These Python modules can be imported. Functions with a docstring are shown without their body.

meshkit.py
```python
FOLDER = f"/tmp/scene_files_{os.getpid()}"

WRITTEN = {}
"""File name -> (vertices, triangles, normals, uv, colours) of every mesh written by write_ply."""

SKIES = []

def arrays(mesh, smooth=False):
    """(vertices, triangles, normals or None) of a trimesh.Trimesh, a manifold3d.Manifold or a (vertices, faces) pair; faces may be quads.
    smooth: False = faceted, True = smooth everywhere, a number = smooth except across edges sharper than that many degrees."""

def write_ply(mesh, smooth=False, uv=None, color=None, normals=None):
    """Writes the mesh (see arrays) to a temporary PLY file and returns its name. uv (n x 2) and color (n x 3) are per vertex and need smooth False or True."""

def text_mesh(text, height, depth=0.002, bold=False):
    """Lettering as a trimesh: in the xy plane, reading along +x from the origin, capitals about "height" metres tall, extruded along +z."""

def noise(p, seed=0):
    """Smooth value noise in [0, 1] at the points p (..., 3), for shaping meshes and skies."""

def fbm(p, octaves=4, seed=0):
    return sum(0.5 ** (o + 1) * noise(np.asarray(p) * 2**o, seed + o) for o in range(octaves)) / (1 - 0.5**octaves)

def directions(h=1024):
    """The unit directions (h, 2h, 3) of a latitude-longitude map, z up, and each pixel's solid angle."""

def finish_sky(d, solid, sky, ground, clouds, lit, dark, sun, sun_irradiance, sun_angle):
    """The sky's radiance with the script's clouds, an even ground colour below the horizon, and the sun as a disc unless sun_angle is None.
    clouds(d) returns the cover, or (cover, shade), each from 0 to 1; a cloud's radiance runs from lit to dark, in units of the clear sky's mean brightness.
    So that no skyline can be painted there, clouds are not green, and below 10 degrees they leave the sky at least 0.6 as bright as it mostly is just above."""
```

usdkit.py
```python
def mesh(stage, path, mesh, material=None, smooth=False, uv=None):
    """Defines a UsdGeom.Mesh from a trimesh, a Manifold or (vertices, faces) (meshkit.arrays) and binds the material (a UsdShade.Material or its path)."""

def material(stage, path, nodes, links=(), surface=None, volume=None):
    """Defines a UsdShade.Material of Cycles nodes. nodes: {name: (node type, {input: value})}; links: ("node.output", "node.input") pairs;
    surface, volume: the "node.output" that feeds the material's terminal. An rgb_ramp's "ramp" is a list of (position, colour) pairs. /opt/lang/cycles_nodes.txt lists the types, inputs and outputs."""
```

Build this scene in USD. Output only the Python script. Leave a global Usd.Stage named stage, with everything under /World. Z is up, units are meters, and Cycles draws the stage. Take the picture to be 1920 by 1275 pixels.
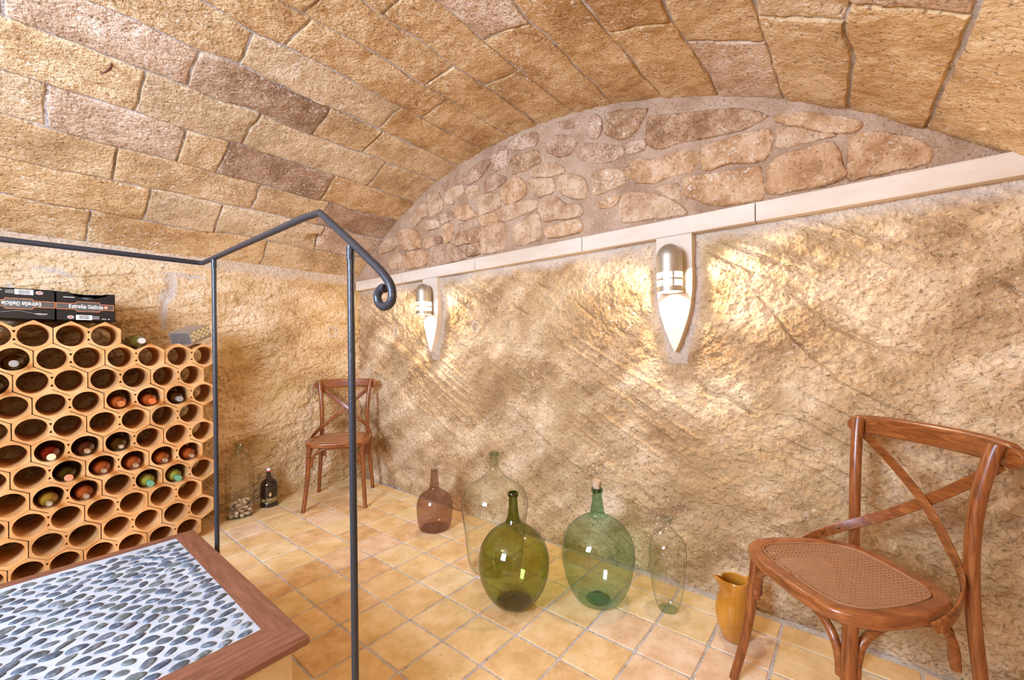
import math, random
import numpy as np, trimesh
import usdkit
from meshkit import text_mesh, noise, fbm
from pxr import Usd, UsdGeom, UsdLux, UsdShade, Gf, Sdf, Vt
from shapely.geometry import Polygon, LineString, box as sbox, Point
from shapely import affinity

stage = Usd.Stage.CreateInMemory()
UsdGeom.SetStageUpAxis(stage, UsdGeom.Tokens.z); UsdGeom.SetStageMetersPerUnit(stage, 1.0)
UsdGeom.Xform.Define(stage, '/World'); UsdGeom.Scope.Define(stage, '/World/Looks')
PI = math.pi
H = 1.15                                                        # camera height over the tiles

# ------------------------------------------------------------------ camera, light, exposure
FPX, CY, YAW, ROLL = 785.0, 650.0, 0.8837, -0.0115
_f = np.array([math.sin(YAW), math.cos(YAW), 0]); _r = np.array([math.cos(YAW), -math.sin(YAW), 0]); _u = np.array([0, 0, 1.])
CR = _r * math.cos(ROLL) + _u * math.sin(ROLL); CU = -_r * math.sin(ROLL) + _u * math.cos(ROLL)
cam = UsdGeom.Camera.Define(stage, '/World/camera')
M4 = Gf.Matrix4d(*CR, 0, *CU, 0, *(-_f), 0, 0, 0, H, 1)
cam.AddTransformOp().Set(M4)
cam.CreateHorizontalApertureAttr(36.0); cam.CreateVerticalApertureAttr(36.0 * 1275 / 1920)
cam.CreateFocalLengthAttr(FPX / 1920 * 36.0)
cam.CreateVerticalApertureOffsetAttr((CY - 637.5) / 1920 * 36.0)
cam.CreateClippingRangeAttr(Gf.Vec2f(0.01, 100)); cam.CreateExposureAttr(-0.85)

# daylight coming down the stair opening in the end wall (never in frame)
day = UsdLux.RectLight.Define(stage, '/World/stair_daylight')
day.CreateWidthAttr(0.96); day.CreateHeightAttr(1.10); day.CreateIntensityAttr(108.0); day.CreateColorAttr(Gf.Vec3f(0.55, 0.72, 1.0))
_d = np.array([1.0, 0.28, -0.08]); _d /= np.linalg.norm(_d)
_z = -_d; _x = np.cross([0, 0, 1], _z); _x /= np.linalg.norm(_x); _y = np.cross(_z, _x)
day.AddTransformOp().Set(Gf.Matrix4d(*_x, 0, *_y, 0, *_z, 0, -1.62, 1.10, 1.80, 1))
LAMP_POWER = 5000.0                                              # emission strength of every bulb

# ------------------------------------------------------------------ helpers
used = {}
def numbered(parent, name):
    k = used.get((parent, name), 0); used[(parent, name)] = k + 1
    return name if k == 0 else f'{name}_{k:03d}'
def data(p, label=None, cat=None, group=None, kind=None):
    for k, v in (('label', label), ('category', cat), ('group', group), ('kind', kind)):
        if v: p.SetCustomDataByKey(k, v)
    return p
def thing(name, label, cat, loc=(0, 0, 0), rotz=0.0, group=None, kind=None):
    x = UsdGeom.Xform.Define(stage, '/World/' + numbered('/World', name))
    x.AddTranslateOp().Set(Gf.Vec3d(*map(float, loc))); x.AddRotateZOp().Set(float(rotz))
    return data(x.GetPrim(), label, cat, group, kind)
def obj(name, mesh, mat, parent=None, smooth=False, label=None, cat=None, group=None, kind=None, mask=None):
    base = '/World' if parent is None else str(parent.GetPath())
    m = usdkit.mesh(stage, base + '/' + numbered(base, name), mesh, mat, smooth)
    if mask is not None:
        UsdGeom.PrimvarsAPI(m).CreatePrimvar('mask', Sdf.ValueTypeNames.FloatArray, 'vertex').Set(Vt.FloatArray.FromNumpy(np.asarray(mask, np.float32)))
    return data(m.GetPrim(), label, cat, group, kind)
def dup(root, name, loc, rotz, label, cat=None, group=None):
    r = thing(name, label, cat or root.GetCustomDataByKey('category'), loc, rotz, group)
    r.GetReferences().AddInternalReference(root.GetPath()); r.SetInstanceable(True)
    return r
def cat(*ms): return trimesh.util.concatenate([m for m in ms if m is not None])
def bx(x0, y0, z0, x1, y1, z1):
    return trimesh.creation.box(bounds=[[min(x0, x1), min(y0, y1), min(z0, z1)], [max(x0, x1), max(y0, y1), max(z0, z1)]])
def grid_mesh(P, closed_u=False, closed_v=False, flip=False):
    nu, nv = P.shape[:2]; idx = np.arange(nu * nv).reshape(nu, nv)
    if closed_u: idx = np.vstack([idx, idx[:1]])
    if closed_v: idx = np.hstack([idx, idx[:, :1]])
    a, b, c, d = idx[:-1, :-1].ravel(), idx[1:, :-1].ravel(), idx[1:, 1:].ravel(), idx[:-1, 1:].ravel()
    f = np.vstack([np.c_[a, b, c], np.c_[a, c, d]])
    if flip: f = f[:, ::-1]
    return trimesh.Trimesh(P.reshape(-1, 3), f, process=False)
def lathe(prof, n=40, rx=1.0, ry=1.0, cap0=True, cap1=True):
    prof = np.asarray(prof, float); t = np.linspace(0, 2 * PI, n, endpoint=False)
    P = np.stack([np.outer(prof[:, 0], np.cos(t)) * rx, np.outer(prof[:, 0], np.sin(t)) * ry, np.repeat(prof[:, 1:2], n, 1)], -1)
    m = grid_mesh(P, closed_v=True, flip=True)
    v, f = list(m.vertices), list(m.faces)
    if cap0:
        v.append([0, 0, prof[0, 1]]); k = len(v) - 1
        f += [[k, (j + 1) % n, j] for j in range(n)]
    if cap1:
        v.append([0, 0, prof[-1, 1]]); k = len(v) - 1; o = (len(prof) - 1) * n
        f += [[k, o + j, o + (j + 1) % n] for j in range(n)]
    return trimesh.Trimesh(np.array(v), np.array(f), process=False)
def spline(pts, n, closed=False):
    pts = np.asarray(pts, float); k = len(pts)
    out = []
    segs = k if closed else k - 1
    g = (lambda i: pts[i % k]) if closed else (lambda i: pts[min(max(i, 0), k - 1)])
    for t in np.linspace(0, segs, n, endpoint=not closed):
        i = min(int(t), segs - 1); u = t - i
        p0, p1, p2, p3 = g(i - 1), g(i), g(i + 1), g(i + 2)
        out.append(0.5 * (2 * p1 + (p2 - p0) * u + (2 * p0 - 5 * p1 + 4 * p2 - p3) * u * u + (3 * p1 - p0 - 3 * p2 + p3) * u ** 3))
    return np.array(out)
def sweep(path, prof, scale=None, up=None, closed=False):
    """prof: (k,2) section in (normal, binormal); up: fixed reference for the binormal, else parallel transport."""
    path = np.asarray(path, float); n = len(path); prof = np.asarray(prof, float)
    T = np.gradient(path, axis=0) if not closed else np.roll(path, -1, 0) - np.roll(path, 1, 0)
    T /= np.linalg.norm(T, axis=1, keepdims=True)
    rings = []; N = None
    for i in range(n):
        t = T[i]
        if up is not None:
            b = np.asarray(up[i] if np.ndim(up) == 2 else up, float); nn = np.cross(b, t); nn /= np.linalg.norm(nn); b = np.cross(t, nn)
        else:
            if N is None:
                N = np.cross(t, [0, 0, 1]); N = N if np.linalg.norm(N) > 1e-3 else np.cross(t, [1, 0, 0])
            N = N - t * (N @ t); N /= np.linalg.norm(N); nn = N; b = np.cross(t, nn)
        s = 1.0 if scale is None else scale[i]
        rings.append(path[i] + s * (prof[:, :1] * nn + prof[:, 1:] * b))
    P = np.array(rings)
    m = grid_mesh(P, closed_u=closed, closed_v=True)
    if closed: return m
    v, f = list(m.vertices), list(m.faces); k = len(prof)
    for i, flip in ((0, False), (n - 1, True)):
        v.append(P[i].mean(0)); c = len(v) - 1; o = i * k
        for j in range(k):
            q = [c, o + j, o + (j + 1) % k]; f.append(q[::-1] if not flip else q)
    m = trimesh.Trimesh(np.array(v), np.array(f), process=False); m.fix_normals()
    return m
def circ(r, n=12, r2=None):
    t = np.linspace(0, 2 * PI, n, endpoint=False); return np.c_[r * np.cos(t), (r2 or r) * np.sin(t)]
def rrect(w, h, r, n=3):
    p = []
    for cx, cy, a0 in ((w/2-r, h/2-r, 0), (-w/2+r, h/2-r, PI/2), (-w/2+r, -h/2+r, PI), (w/2-r, -h/2+r, 1.5*PI)):
        for a in np.linspace(a0, a0 + PI/2, n): p.append((cx + r*math.cos(a), cy + r*math.sin(a)))
    return np.array(p)
def tube(path, r, n=12, scale=None): return sweep(path, circ(r, n), scale)
def xform(m, R=None, t=(0, 0, 0)):
    m = m.copy()
    if R is not None: m.vertices = m.vertices @ np.asarray(R, float).T
    m.vertices = m.vertices + np.asarray(t, float); return m
def rotm(ax, deg):
    return trimesh.transformations.rotation_matrix(math.radians(deg), ax)[:3, :3]
def extr(poly, h): return trimesh.creation.extrude_polygon(poly, h, engine='earcut')
def ray(px, py):                                                # where on the real place a point of the survey photograph lies
    return (px - 960) / FPX * CR - (py - CY) / FPX * CU + _f
def on(px, py, ax, val):
    d = ray(px, py); o = np.array([0, 0, H]); return o + (val - o[ax]) / d[ax] * d
VY, VZ, VR = 1.567, -0.476, 2.956                               # barrel vault: axis along x, centre (y, z), radius
def vault_hit(px, py):
    d = ray(px, py); a = d[1]**2 + d[2]**2; b = 2 * (-VY * d[1] + (H - VZ) * d[2]); c = VY**2 + (H - VZ)**2 - VR**2
    t = (-b + math.sqrt(b*b - 4*a*c)) / 2 / a; P = np.array([0, 0, H]) + t * d
    return P[0], math.degrees(math.atan2(P[1] - VY, P[2] - VZ))

# ------------------------------------------------------------------ materials
def mat(name, nodes, links, surface): return usdkit.material(stage, '/World/Looks/' + name, nodes, links, surface)
def plain(name, col, rough=0.5, metal=0.0, **kw):
    return mat(name, {'p': ('principled_bsdf', dict(base_color=col, roughness=rough, metallic=metal, **kw))}, [], 'p.BSDF')
def stone(name, dark, mid, light, speck=(0.9, 0.82, 0.7), pit=(0.16, 0.09, 0.04), scale=5.0, rot=(0, 0, 0), stretch=(1, 1, 1), bump=1.0, fine=70.0,
          speck_at=0.56, pit_at=0.38, rough=0.95, dist=0.0105, mask=None, var=0.0, stain=None):
    """Limestone: a broad tone noise, pale crumbs, dark pits and a grain relief, all in world space."""
    n = {'g': ('geometry', {}), 'rt': ('mapping', {'rotation': rot}), 'map': ('mapping', {'scale': stretch}),
         'n1': ('noise_texture', {'scale': scale, 'detail': 6.0, 'roughness': 0.65}),
         'r1': ('rgb_ramp', {'ramp': [(0.36, dark), (0.5, mid), (0.64, light)]}),
         'n2': ('noise_texture', {'scale': fine * 0.85, 'detail': 4.0, 'roughness': 0.62}),
         'r2': ('rgb_ramp', {'ramp': [(speck_at, (0, 0, 0)), (speck_at + 0.10, (1, 1, 1))]}),
         'n2b': ('noise_texture', {'scale': 3.5, 'detail': 3.0}),
         'r2b': ('rgb_ramp', {'ramp': [(0.42, (0.1, 0.1, 0.1)), (0.62, (1, 1, 1))]}),
         'mm': ('math', {'math_type': 'multiply'}), 'mm2': ('math', {'math_type': 'multiply', 'value2': 0.7}),
         'mx': ('mix', {'mix_type': 'mix', 'color2': speck}),
         'n3': ('noise_texture', {'scale': fine, 'detail': 3.0, 'roughness': 0.55}),
         'r3': ('rgb_ramp', {'ramp': [(pit_at - 0.06, (1, 1, 1)), (pit_at + 0.04, (0, 0, 0))]}),
         'm3': ('math', {'math_type': 'multiply', 'value2': 0.65}),
         'mx2': ('mix', {'mix_type': 'mix', 'color2': pit}),
         'nb': ('noise_texture', {'scale': fine * 1.15, 'detail': 3.0, 'roughness': 0.6}),
         'nc': ('noise_texture', {'scale': fine * 0.34, 'detail': 2.0, 'roughness': 0.5}),
         'ad': ('math', {'math_type': 'multiply_add', 'value2': 1.1}),
         'b': ('bump', {'strength': bump, 'distance': dist}),
         'p': ('principled_bsdf', {'roughness': rough, 'specular_ior_level': 0.15})}
    l = [('g.position', 'rt.vector'), ('rt.vector', 'map.vector'), ('map.vector', 'n1.vector'), ('n1.fac', 'r1.fac'), ('g.position', 'n2.vector'), ('n2.fac', 'r2.fac'), ('g.position', 'n2b.vector'),
         ('n2b.fac', 'r2b.fac'), ('r2.color', 'mm.value1'), ('r2b.color', 'mm.value2'), ('mm.value', 'mm2.value1'), ('mm2.value', 'mx.fac'), ('r1.color', 'mx.color1'),
         ('g.position', 'n3.vector'), ('n3.fac', 'r3.fac'), ('r3.color', 'm3.value1'), ('m3.value', 'mx2.fac'), ('mx.color', 'mx2.color1'),
         ('g.position', 'nb.vector'), ('map.vector', 'nc.vector'), ('nc.fac', 'ad.value1'), ('nb.fac', 'ad.value3'), ('ad.value', 'b.height'), ('b.normal', 'p.normal')]
    out = 'mx2.color'
    if stain:                                                   # ochre iron stains with a shape of their own
        n['ns'] = ('noise_texture', {'scale': 1.7, 'detail': 4.0, 'roughness': 0.6, 'distortion': 0.6}); n['rs'] = ('rgb_ramp', {'ramp': [(0.54, (0, 0, 0)), (0.68, (0.75, 0.75, 0.75))]})
        n['mxs'] = ('mix', {'mix_type': 'mix', 'color2': stain}); l += [('g.position', 'ns.vector'), ('ns.fac', 'rs.fac'), ('rs.color', 'mxs.fac'), (out, 'mxs.color1')]; out = 'mxs.color'
    if mask:                                                    # mortar colour where the mesh's 'mask' says so
        n['at'] = ('attribute', {'attribute': 'mask'}); n['mk'] = ('mix', {'mix_type': 'mix', 'color2': mask})
        l += [('at.fac', 'mk.fac'), (out, 'mk.color1')]; out = 'mk.color'
    l.append((out, 'p.base_color'))
    return mat(name, n, l, 'p.BSDF')
BED = (0.0, 0.0, 0.0)
V = [stone('vault_sand', (.45, .28, .13), (.63, .41, .21), (.76, .55, .32), scale=3.2),
     stone('vault_gold', (.45, .25, .10), (.62, .385, .18), (.75, .52, .28), scale=4.0),
     stone('vault_pale', (.53, .36, .20), (.69, .49, .295), (.81, .625, .42), scale=3.0),
     stone('vault_brown', (.29, .165, .095), (.43, .27, .165), (.57, .395, .265), scale=4.5, pit_at=.40),
     stone('vault_pink', (.48, .31, .20), (.63, .435, .295), (.75, .56, .41), scale=3.4, pit_at=.40)]
MORTAR = stone('grey_mortar', (.37, .31, .275), (.47, .405, .37), (.58, .51, .475), scale=9, fine=60, bump=.8)
LUNMORTAR = stone('pink_mortar', (.41, .25, .15), (.51, .33, .21), (.60, .42, .285), speck=(.68, .52, .38), scale=5, fine=80, bump=.9, speck_at=.58, pit_at=.34, dist=.016)
RUB = [stone('rubble_tan', (.42, .24, .125), (.58, .365, .21), (.71, .50, .33), scale=9, fine=80),
       stone('rubble_brown', (.28, .14, .065), (.45, .255, .13), (.60, .39, .23), scale=12, fine=80, pit_at=.42),
       stone('rubble_ochre', (.41, .215, .095), (.58, .34, .175), (.71, .48, .30), scale=10, fine=75),
       stone('rubble_dun', (.37, .20, .115), (.53, .325, .205), (.66, .455, .315), scale=11, fine=85, pit_at=.42)]
ROCK_R = stone('rock_right', (.38, .225, .105), (.61, .41, .225), (.81, .605, .39), speck=(.87, .73, .56), scale=2.6, rot=(math.radians(30), 0, 0), stretch=(1, 1.0, 2.2), bump=1.0, fine=64,
               dist=.0125, mask=(.60, .49, .40), stain=(.47, .30, .135))
ROCK_B = stone('rock_back', (.43, .255, .105), (.63, .415, .21), (.81, .605, .395), speck=(.87, .73, .55), scale=2.4, rot=(0, math.radians(12), 0), stretch=(.8, 1, 2.0), bump=1.0, fine=58,
               dist=.0125, mask=(.58, .47, .39), stain=(.56, .37, .14))
DRESSED = stone('dressed_stone', (.60, .48, .36), (.69, .57, .45), (.76, .65, .53), speck=(.8, .7, .56), scale=2.5, fine=120, bump=.12, speck_at=.7, pit_at=.24, rough=.8, dist=.004, stretch=(1, .4, 1.6))
TILES = [stone('tile_%d' % i, d, m, l, speck=(.82, .62, .42), pit=(.50, .30, .13), scale=7 + i, fine=40, bump=.08, speck_at=.58, pit_at=.32, rough=.5, dist=.006) for i, (d, m, l) in enumerate([
    ((.62, .385, .165), (.73, .485, .225), (.80, .58, .32)), ((.64, .425, .185), (.74, .515, .245), (.81, .60, .34)), ((.64, .41, .235), (.75, .52, .325), (.82, .62, .43)),
    ((.55, .32, .135), (.68, .425, .20), (.77, .53, .29)), ((.66, .47, .215), (.75, .55, .285), (.81, .62, .38))])]
GROUT = stone('tile_grout', (.42, .37, .345), (.51, .46, .435), (.59, .54, .515), scale=14, fine=90, bump=.3, dist=.006)
PLASTER = stone('step_plaster', (.54, .38, .22), (.62, .46, .29), (.68, .53, .36), scale=3, fine=90, bump=.12, speck_at=.7, pit_at=.22, dist=.004)
WHITE_GROUT = stone('white_grout', (.345, .35, .37), (.41, .415, .435), (.475, .48, .50), speck=(.50, .50, .52), pit=(.28, .28, .30), scale=10, fine=90, bump=.25, pit_at=.22, dist=.004)
def slate(name, a, b, c):
    return mat(name, {'g': ('geometry', {}), 'n': ('noise_texture', {'scale': 45.0, 'detail': 5.0, 'roughness': .7}), 'r': ('rgb_ramp', {'ramp': [(.32, a), (.52, b), (.70, c)]}),
                      'b': ('bump', {'strength': .35, 'distance': .003}), 'p': ('principled_bsdf', {'roughness': .5, 'specular_ior_level': .35})},
               [('g.position', 'n.vector'), ('n.fac', 'r.fac'), ('r.color', 'p.base_color'), ('n.fac', 'b.height'), ('b.normal', 'p.normal')], 'p.BSDF')
SLATES = [slate('pebble_blue', (.035, .045, .065), (.075, .095, .125), (.25, .285, .34)), slate('pebble_grey', (.045, .052, .065), (.10, .115, .135), (.30, .32, .355)),
          slate('pebble_green', (.05, .06, .06), (.11, .13, .13), (.26, .29, .29)), slate('pebble_dark', (.03, .033, .04), (.08, .085, .095), (.30, .31, .33))]
def wood(name, a, b, c, rough=.32, axis=(1, 12, 12), sc=6.0, coat=.3):
    return mat(name, {'tc': ('texture_coordinate', {}), 'm': ('mapping', {'scale': axis}), 'n': ('noise_texture', {'scale': sc, 'detail': 5.0, 'roughness': .6, 'distortion': .8}),
                      'r': ('rgb_ramp', {'ramp': [(.3, a), (.5, b), (.72, c)]}), 'b': ('bump', {'strength': .12, 'distance': .002}),
                      'p': ('principled_bsdf', {'roughness': rough, 'coat_weight': coat, 'coat_roughness': .18})},
               [('tc.object', 'm.vector'), ('m.vector', 'n.vector'), ('n.fac', 'r.fac'), ('r.color', 'p.base_color'), ('n.fac', 'b.height'), ('b.normal', 'p.normal')], 'p.BSDF')
CHAIR_Z = wood('chair_wood_upright', (.11, .027, .005), (.23, .063, .0115), (.36, .118, .026), axis=(14, 14, 1.2))
CHAIR_X = wood('chair_wood_cross', (.11, .027, .005), (.23, .063, .0115), (.36, .118, .026), axis=(1.5, 12, 12))
SEATW = wood('chair_wood_seat', (.14, .038, .010), (.265, .078, .019), (.39, .135, .037), axis=(2, 2, 10), rough=.28)
CANE = plain('cane', (.42, .20, .09), .45)
STEPW_X = wood('edging_wood_long', (.125, .046, .024), (.185, .068, .036), (.26, .105, .058), axis=(1.5, 14, 14), rough=.42, coat=.1)
STEPW_Y = wood('edging_wood_side', (.125, .046, .024), (.185, .068, .036), (.26, .105, .058), axis=(14, 1.5, 14), rough=.42, coat=.1)
IRON = mat('black_iron', {'g': ('geometry', {}), 'n': ('noise_texture', {'scale': 160.0, 'detail': 3.0}), 'b': ('bump', {'strength': .35, 'distance': .002}),
                          'p': ('principled_bsdf', {'base_color': (.035, .037, .046), 'metallic': .35, 'roughness': .36})},
           [('g.position', 'n.vector'), ('n.fac', 'b.height'), ('b.normal', 'p.normal')], 'p.BSDF')
def terracotta(name, a, b, c):
    return mat(name, {'tc': ('texture_coordinate', {}), 'oi': ('object_info', {}), 'ad': ('vector_math', {'math_type': 'add'}), 'n': ('noise_texture', {'scale': 9.0, 'detail': 4.0, 'roughness': .55}),
                      'r': ('rgb_ramp', {'ramp': [(.3, a), (.5, b), (.7, c)]}), 'n2': ('noise_texture', {'scale': 140.0, 'detail': 2.0}), 'b': ('bump', {'strength': .1, 'distance': .002}),
                      'hv': ('hsv', {'hue': .5, 'saturation': 1.0}), 'mr': ('map_range', {'to_min': .86, 'to_max': 1.12}),
                      'p': ('principled_bsdf', {'roughness': .72, 'specular_ior_level': .3})},
               [('tc.object', 'ad.vector1'), ('oi.location', 'ad.vector2'), ('ad.vector', 'n.vector'), ('n.fac', 'r.fac'), ('r.color', 'hv.color'), ('oi.random', 'mr.value'), ('mr.result', 'hv.value'),
                ('hv.color', 'p.base_color'), ('tc.object', 'n2.vector'), ('n2.fac', 'b.height'), ('b.normal', 'p.normal')], 'p.BSDF')
TERRA = terracotta('terracotta', (.55, .245, .075), (.69, .345, .12), (.77, .445, .195))
def glass(name, centre, edge, wavy=.15):
    """Thin blown wall: tinted straight-through light, a little more tint where the wall is seen edge-on, and a clear surface reflection."""
    mid = tuple(.8 * a + .2 * b for a, b in zip(centre, edge))
    return mat(name, {'lw': ('layer_weight', {'blend': .5}), 'r': ('rgb_ramp', {'ramp': [(0, centre), (.45, centre), (.70, mid), (.88, edge)]}),
                      't': ('transparent_bsdf', {}), 'g': ('glossy_bsdf', {'color': (1, 1, 1), 'roughness': .015}), 'pw': ('math', {'math_type': 'power', 'value2': 5.0}),
                      'ma': ('math', {'math_type': 'multiply_add', 'value2': .85, 'value3': .065}), 'm': ('mix_closure', {}),
                      'ge': ('geometry', {}), 'n': ('noise_texture', {'scale': 11.0, 'detail': 1.0}), 'b': ('bump', {'strength': wavy, 'distance': .01})},
               [('lw.facing', 'r.fac'), ('r.color', 't.color'), ('ge.position', 'n.vector'), ('n.fac', 'b.height'), ('b.normal', 'g.normal'), ('lw.facing', 'pw.value1'), ('pw.value', 'ma.value1'), ('ma.value', 'm.fac'),
                ('t.BSDF', 'm.closure1'), ('g.BSDF', 'm.closure2')], 'm.closure')
G_CLEAR = glass('glass_clear', (.92, .93, .89), (.30, .40, .34)); G_OLIVE = glass('glass_olive', (.57, .62, .28), (.16, .22, .04)); G_GREEN = glass('glass_green', (.70, .82, .72), (.10, .38, .27)); G_BASEOLIVE = glass('glass_base_olive', (.34, .32, .14), (.08, .09, .02)); G_BASEGREEN = glass('glass_base_green', (.22, .52, .40), (.03, .22, .15)); G_NECKCLEAR = glass('glass_neck_clear', (.80, .86, .80), (.20, .32, .26)); G_BASECLEAR = glass('glass_base_clear', (.62, .74, .66), (.12, .34, .26))
G_SMOKE = glass('glass_smoke', (.66, .54, .50), (.34, .24, .22)); G_BOTTLE = glass('glass_bottle', (.92, .80, .66), (.50, .28, .14)); G_PALE = glass('glass_pale', (.82, .84, .55), (.30, .36, .12))
G_DARKGREEN = glass('glass_darkgreen', (.52, .46, .24), (.12, .10, .04)); G_NECKGREEN = glass('glass_neck_green', (.46, .66, .53), (.05, .30, .20)); G_NECKOLIVE = glass('glass_neck_olive', (.38, .45, .10), (.08, .12, .01))
CORK = stone('cork', (.40, .25, .14), (.55, .38, .24), (.66, .50, .34), speck=(.74, .6, .45), scale=40, fine=200, bump=.25, dist=.002)
JUG = mat('ochre_glaze', {'g': ('geometry', {}), 'n': ('noise_texture', {'scale': 7.0, 'detail': 4.0}), 'r': ('rgb_ramp', {'ramp': [(.3, (.38, .14, .012)), (.55, (.56, .23, .022)), (.8, (.66, .30, .045))]}),
                          'p': ('principled_bsdf', {'roughness': .12, 'coat_weight': .8, 'coat_roughness': .03})}, [('g.position', 'n.vector'), ('n.fac', 'r.fac'), ('r.color', 'p.base_color')], 'p.BSDF')
STEEL = plain('brushed_steel', (.46, .41, .32), .45, .8)
BULB = mat('lit_bulb', {'e': ('emission', {'color': (1.0, .82, .58), 'strength': LAMP_POWER})}, [], 'e.emission')
BLACKCARD = plain('black_card', (.014, .012, .011), .34, specular_ior_level=.3); CARDGOLD = plain('grey_card_band', (.085, .075, .065), .28); ORANGE = plain('orange_print', (.80, .20, .05), .5); WHITEPR = plain('white_print', (.80, .76, .70), .5)
GREYPR = plain('grey_print', (.42, .39, .36), .5); REDPR = plain('red_print', (.75, .16, .08), .5); BARGREY = plain('barcode_grey', (.18, .17, .16), .5)
CANTOP = plain('can_metal', (.16, .17, .20), .3, .8)
BROWNGLASS = plain('brown_glass', (.020, .009, .005), .05, 0.0, coat_weight=.6); GOLDPR = plain('gold_print', (.62, .44, .18), .4); WHITECER = plain('white_ceramic', (.82, .80, .80), .25); RUBBER = plain('red_rubber', (.60, .07, .06), .5)
WIRE = plain('steel_wire', (.25, .23, .22), .35, .9)
CHECK_A = plain('inlay_pale', (.74, .64, .38), .5); CHECK_B = plain('inlay_grey', (.33, .31, .27), .5); BOXW = wood('box_wood', (.20, .155, .12), (.29, .23, .18), (.40, .33, .26), rough=.5); WEAVE = plain('dark_weave', (.13, .10, .085), .6)
HOOKM = plain('rusty_iron', (.16, .06, .03), .7, .4); SCREW = plain('screw_head', (.10, .055, .03), .4, .7)

# ------------------------------------------------------------------ setting
rng = np.random.RandomState(7)
XR = 2.045                                                      # mean face of the hewn rock on the right
YB = 3.455                                                      # mean face of the back wall
XL = -1.75; YN = -0.43

# --- ceiling: barrel vault of hewn blocks, every block a part
ceiling = thing('ceiling', 'barrel vault of rough hewn limestone blocks with grey mortar joints', 'ceiling', kind='structure')
aa = np.radians(np.linspace(-43.6, 42.5, 260)); xx = np.linspace(XL - .05, XR + .03, 260)
A, X = np.meshgrid(aa, xx, indexing='ij'); R = VR + .0035
HOLES = ((590, 447, .055, .05), (1585, 10, .03, .02))         # a broken block corner and a pock
for (px, py, rad, dep) in HOLES:
    hx, ha = vault_hit(px, py); R = R + (dep + .01) * np.exp(-((np.hypot(X - hx, (A - math.radians(ha)) * VR) / (rad * 1.25)) ** 4))
P = np.stack([X, VY + R * np.sin(A), VZ + R * np.cos(A)], -1)
P += (fbm(P * 14, 3, 3)[..., None] - .5) * .004
obj('mortar', grid_mesh(P), MORTAR, ceiling, smooth=True)
JA = [-42.9, -36.9, -31.9, -27.1, -21.8, -16.7, -11.7, -6.9, -2.4, 2.0, 6.4, 11.1, 15.8, 21.0, 25.9, 30.6, 35.4, 41.4]
CROSS_PX = [(265, 154), (360, 130), (340, 278), (572, 46), (467, 85), (468, 245), (599, 230), (724, 228), (689, 275), (812, 204), (826, 140), (938, 145), (961, 54), (1222, 46), (1752, 16), (218, 309), (274, 388), (167, 431),
            (402, 421), (415, 302), (610, 358), (475, 376), (697, 335), (602, 409), (594, 454), (491, 482)]
crosses = {i: [] for i in range(len(JA) - 1)}
for p in CROSS_PX:
    x, a = vault_hit(*p); i = int(np.searchsorted(JA, a)) - 1
    if 0 <= i < len(JA) - 1: crosses[i].append(x)
BROWN = {}                                                      # blocks seen darker or pinker than the rest, by a point on them
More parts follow.
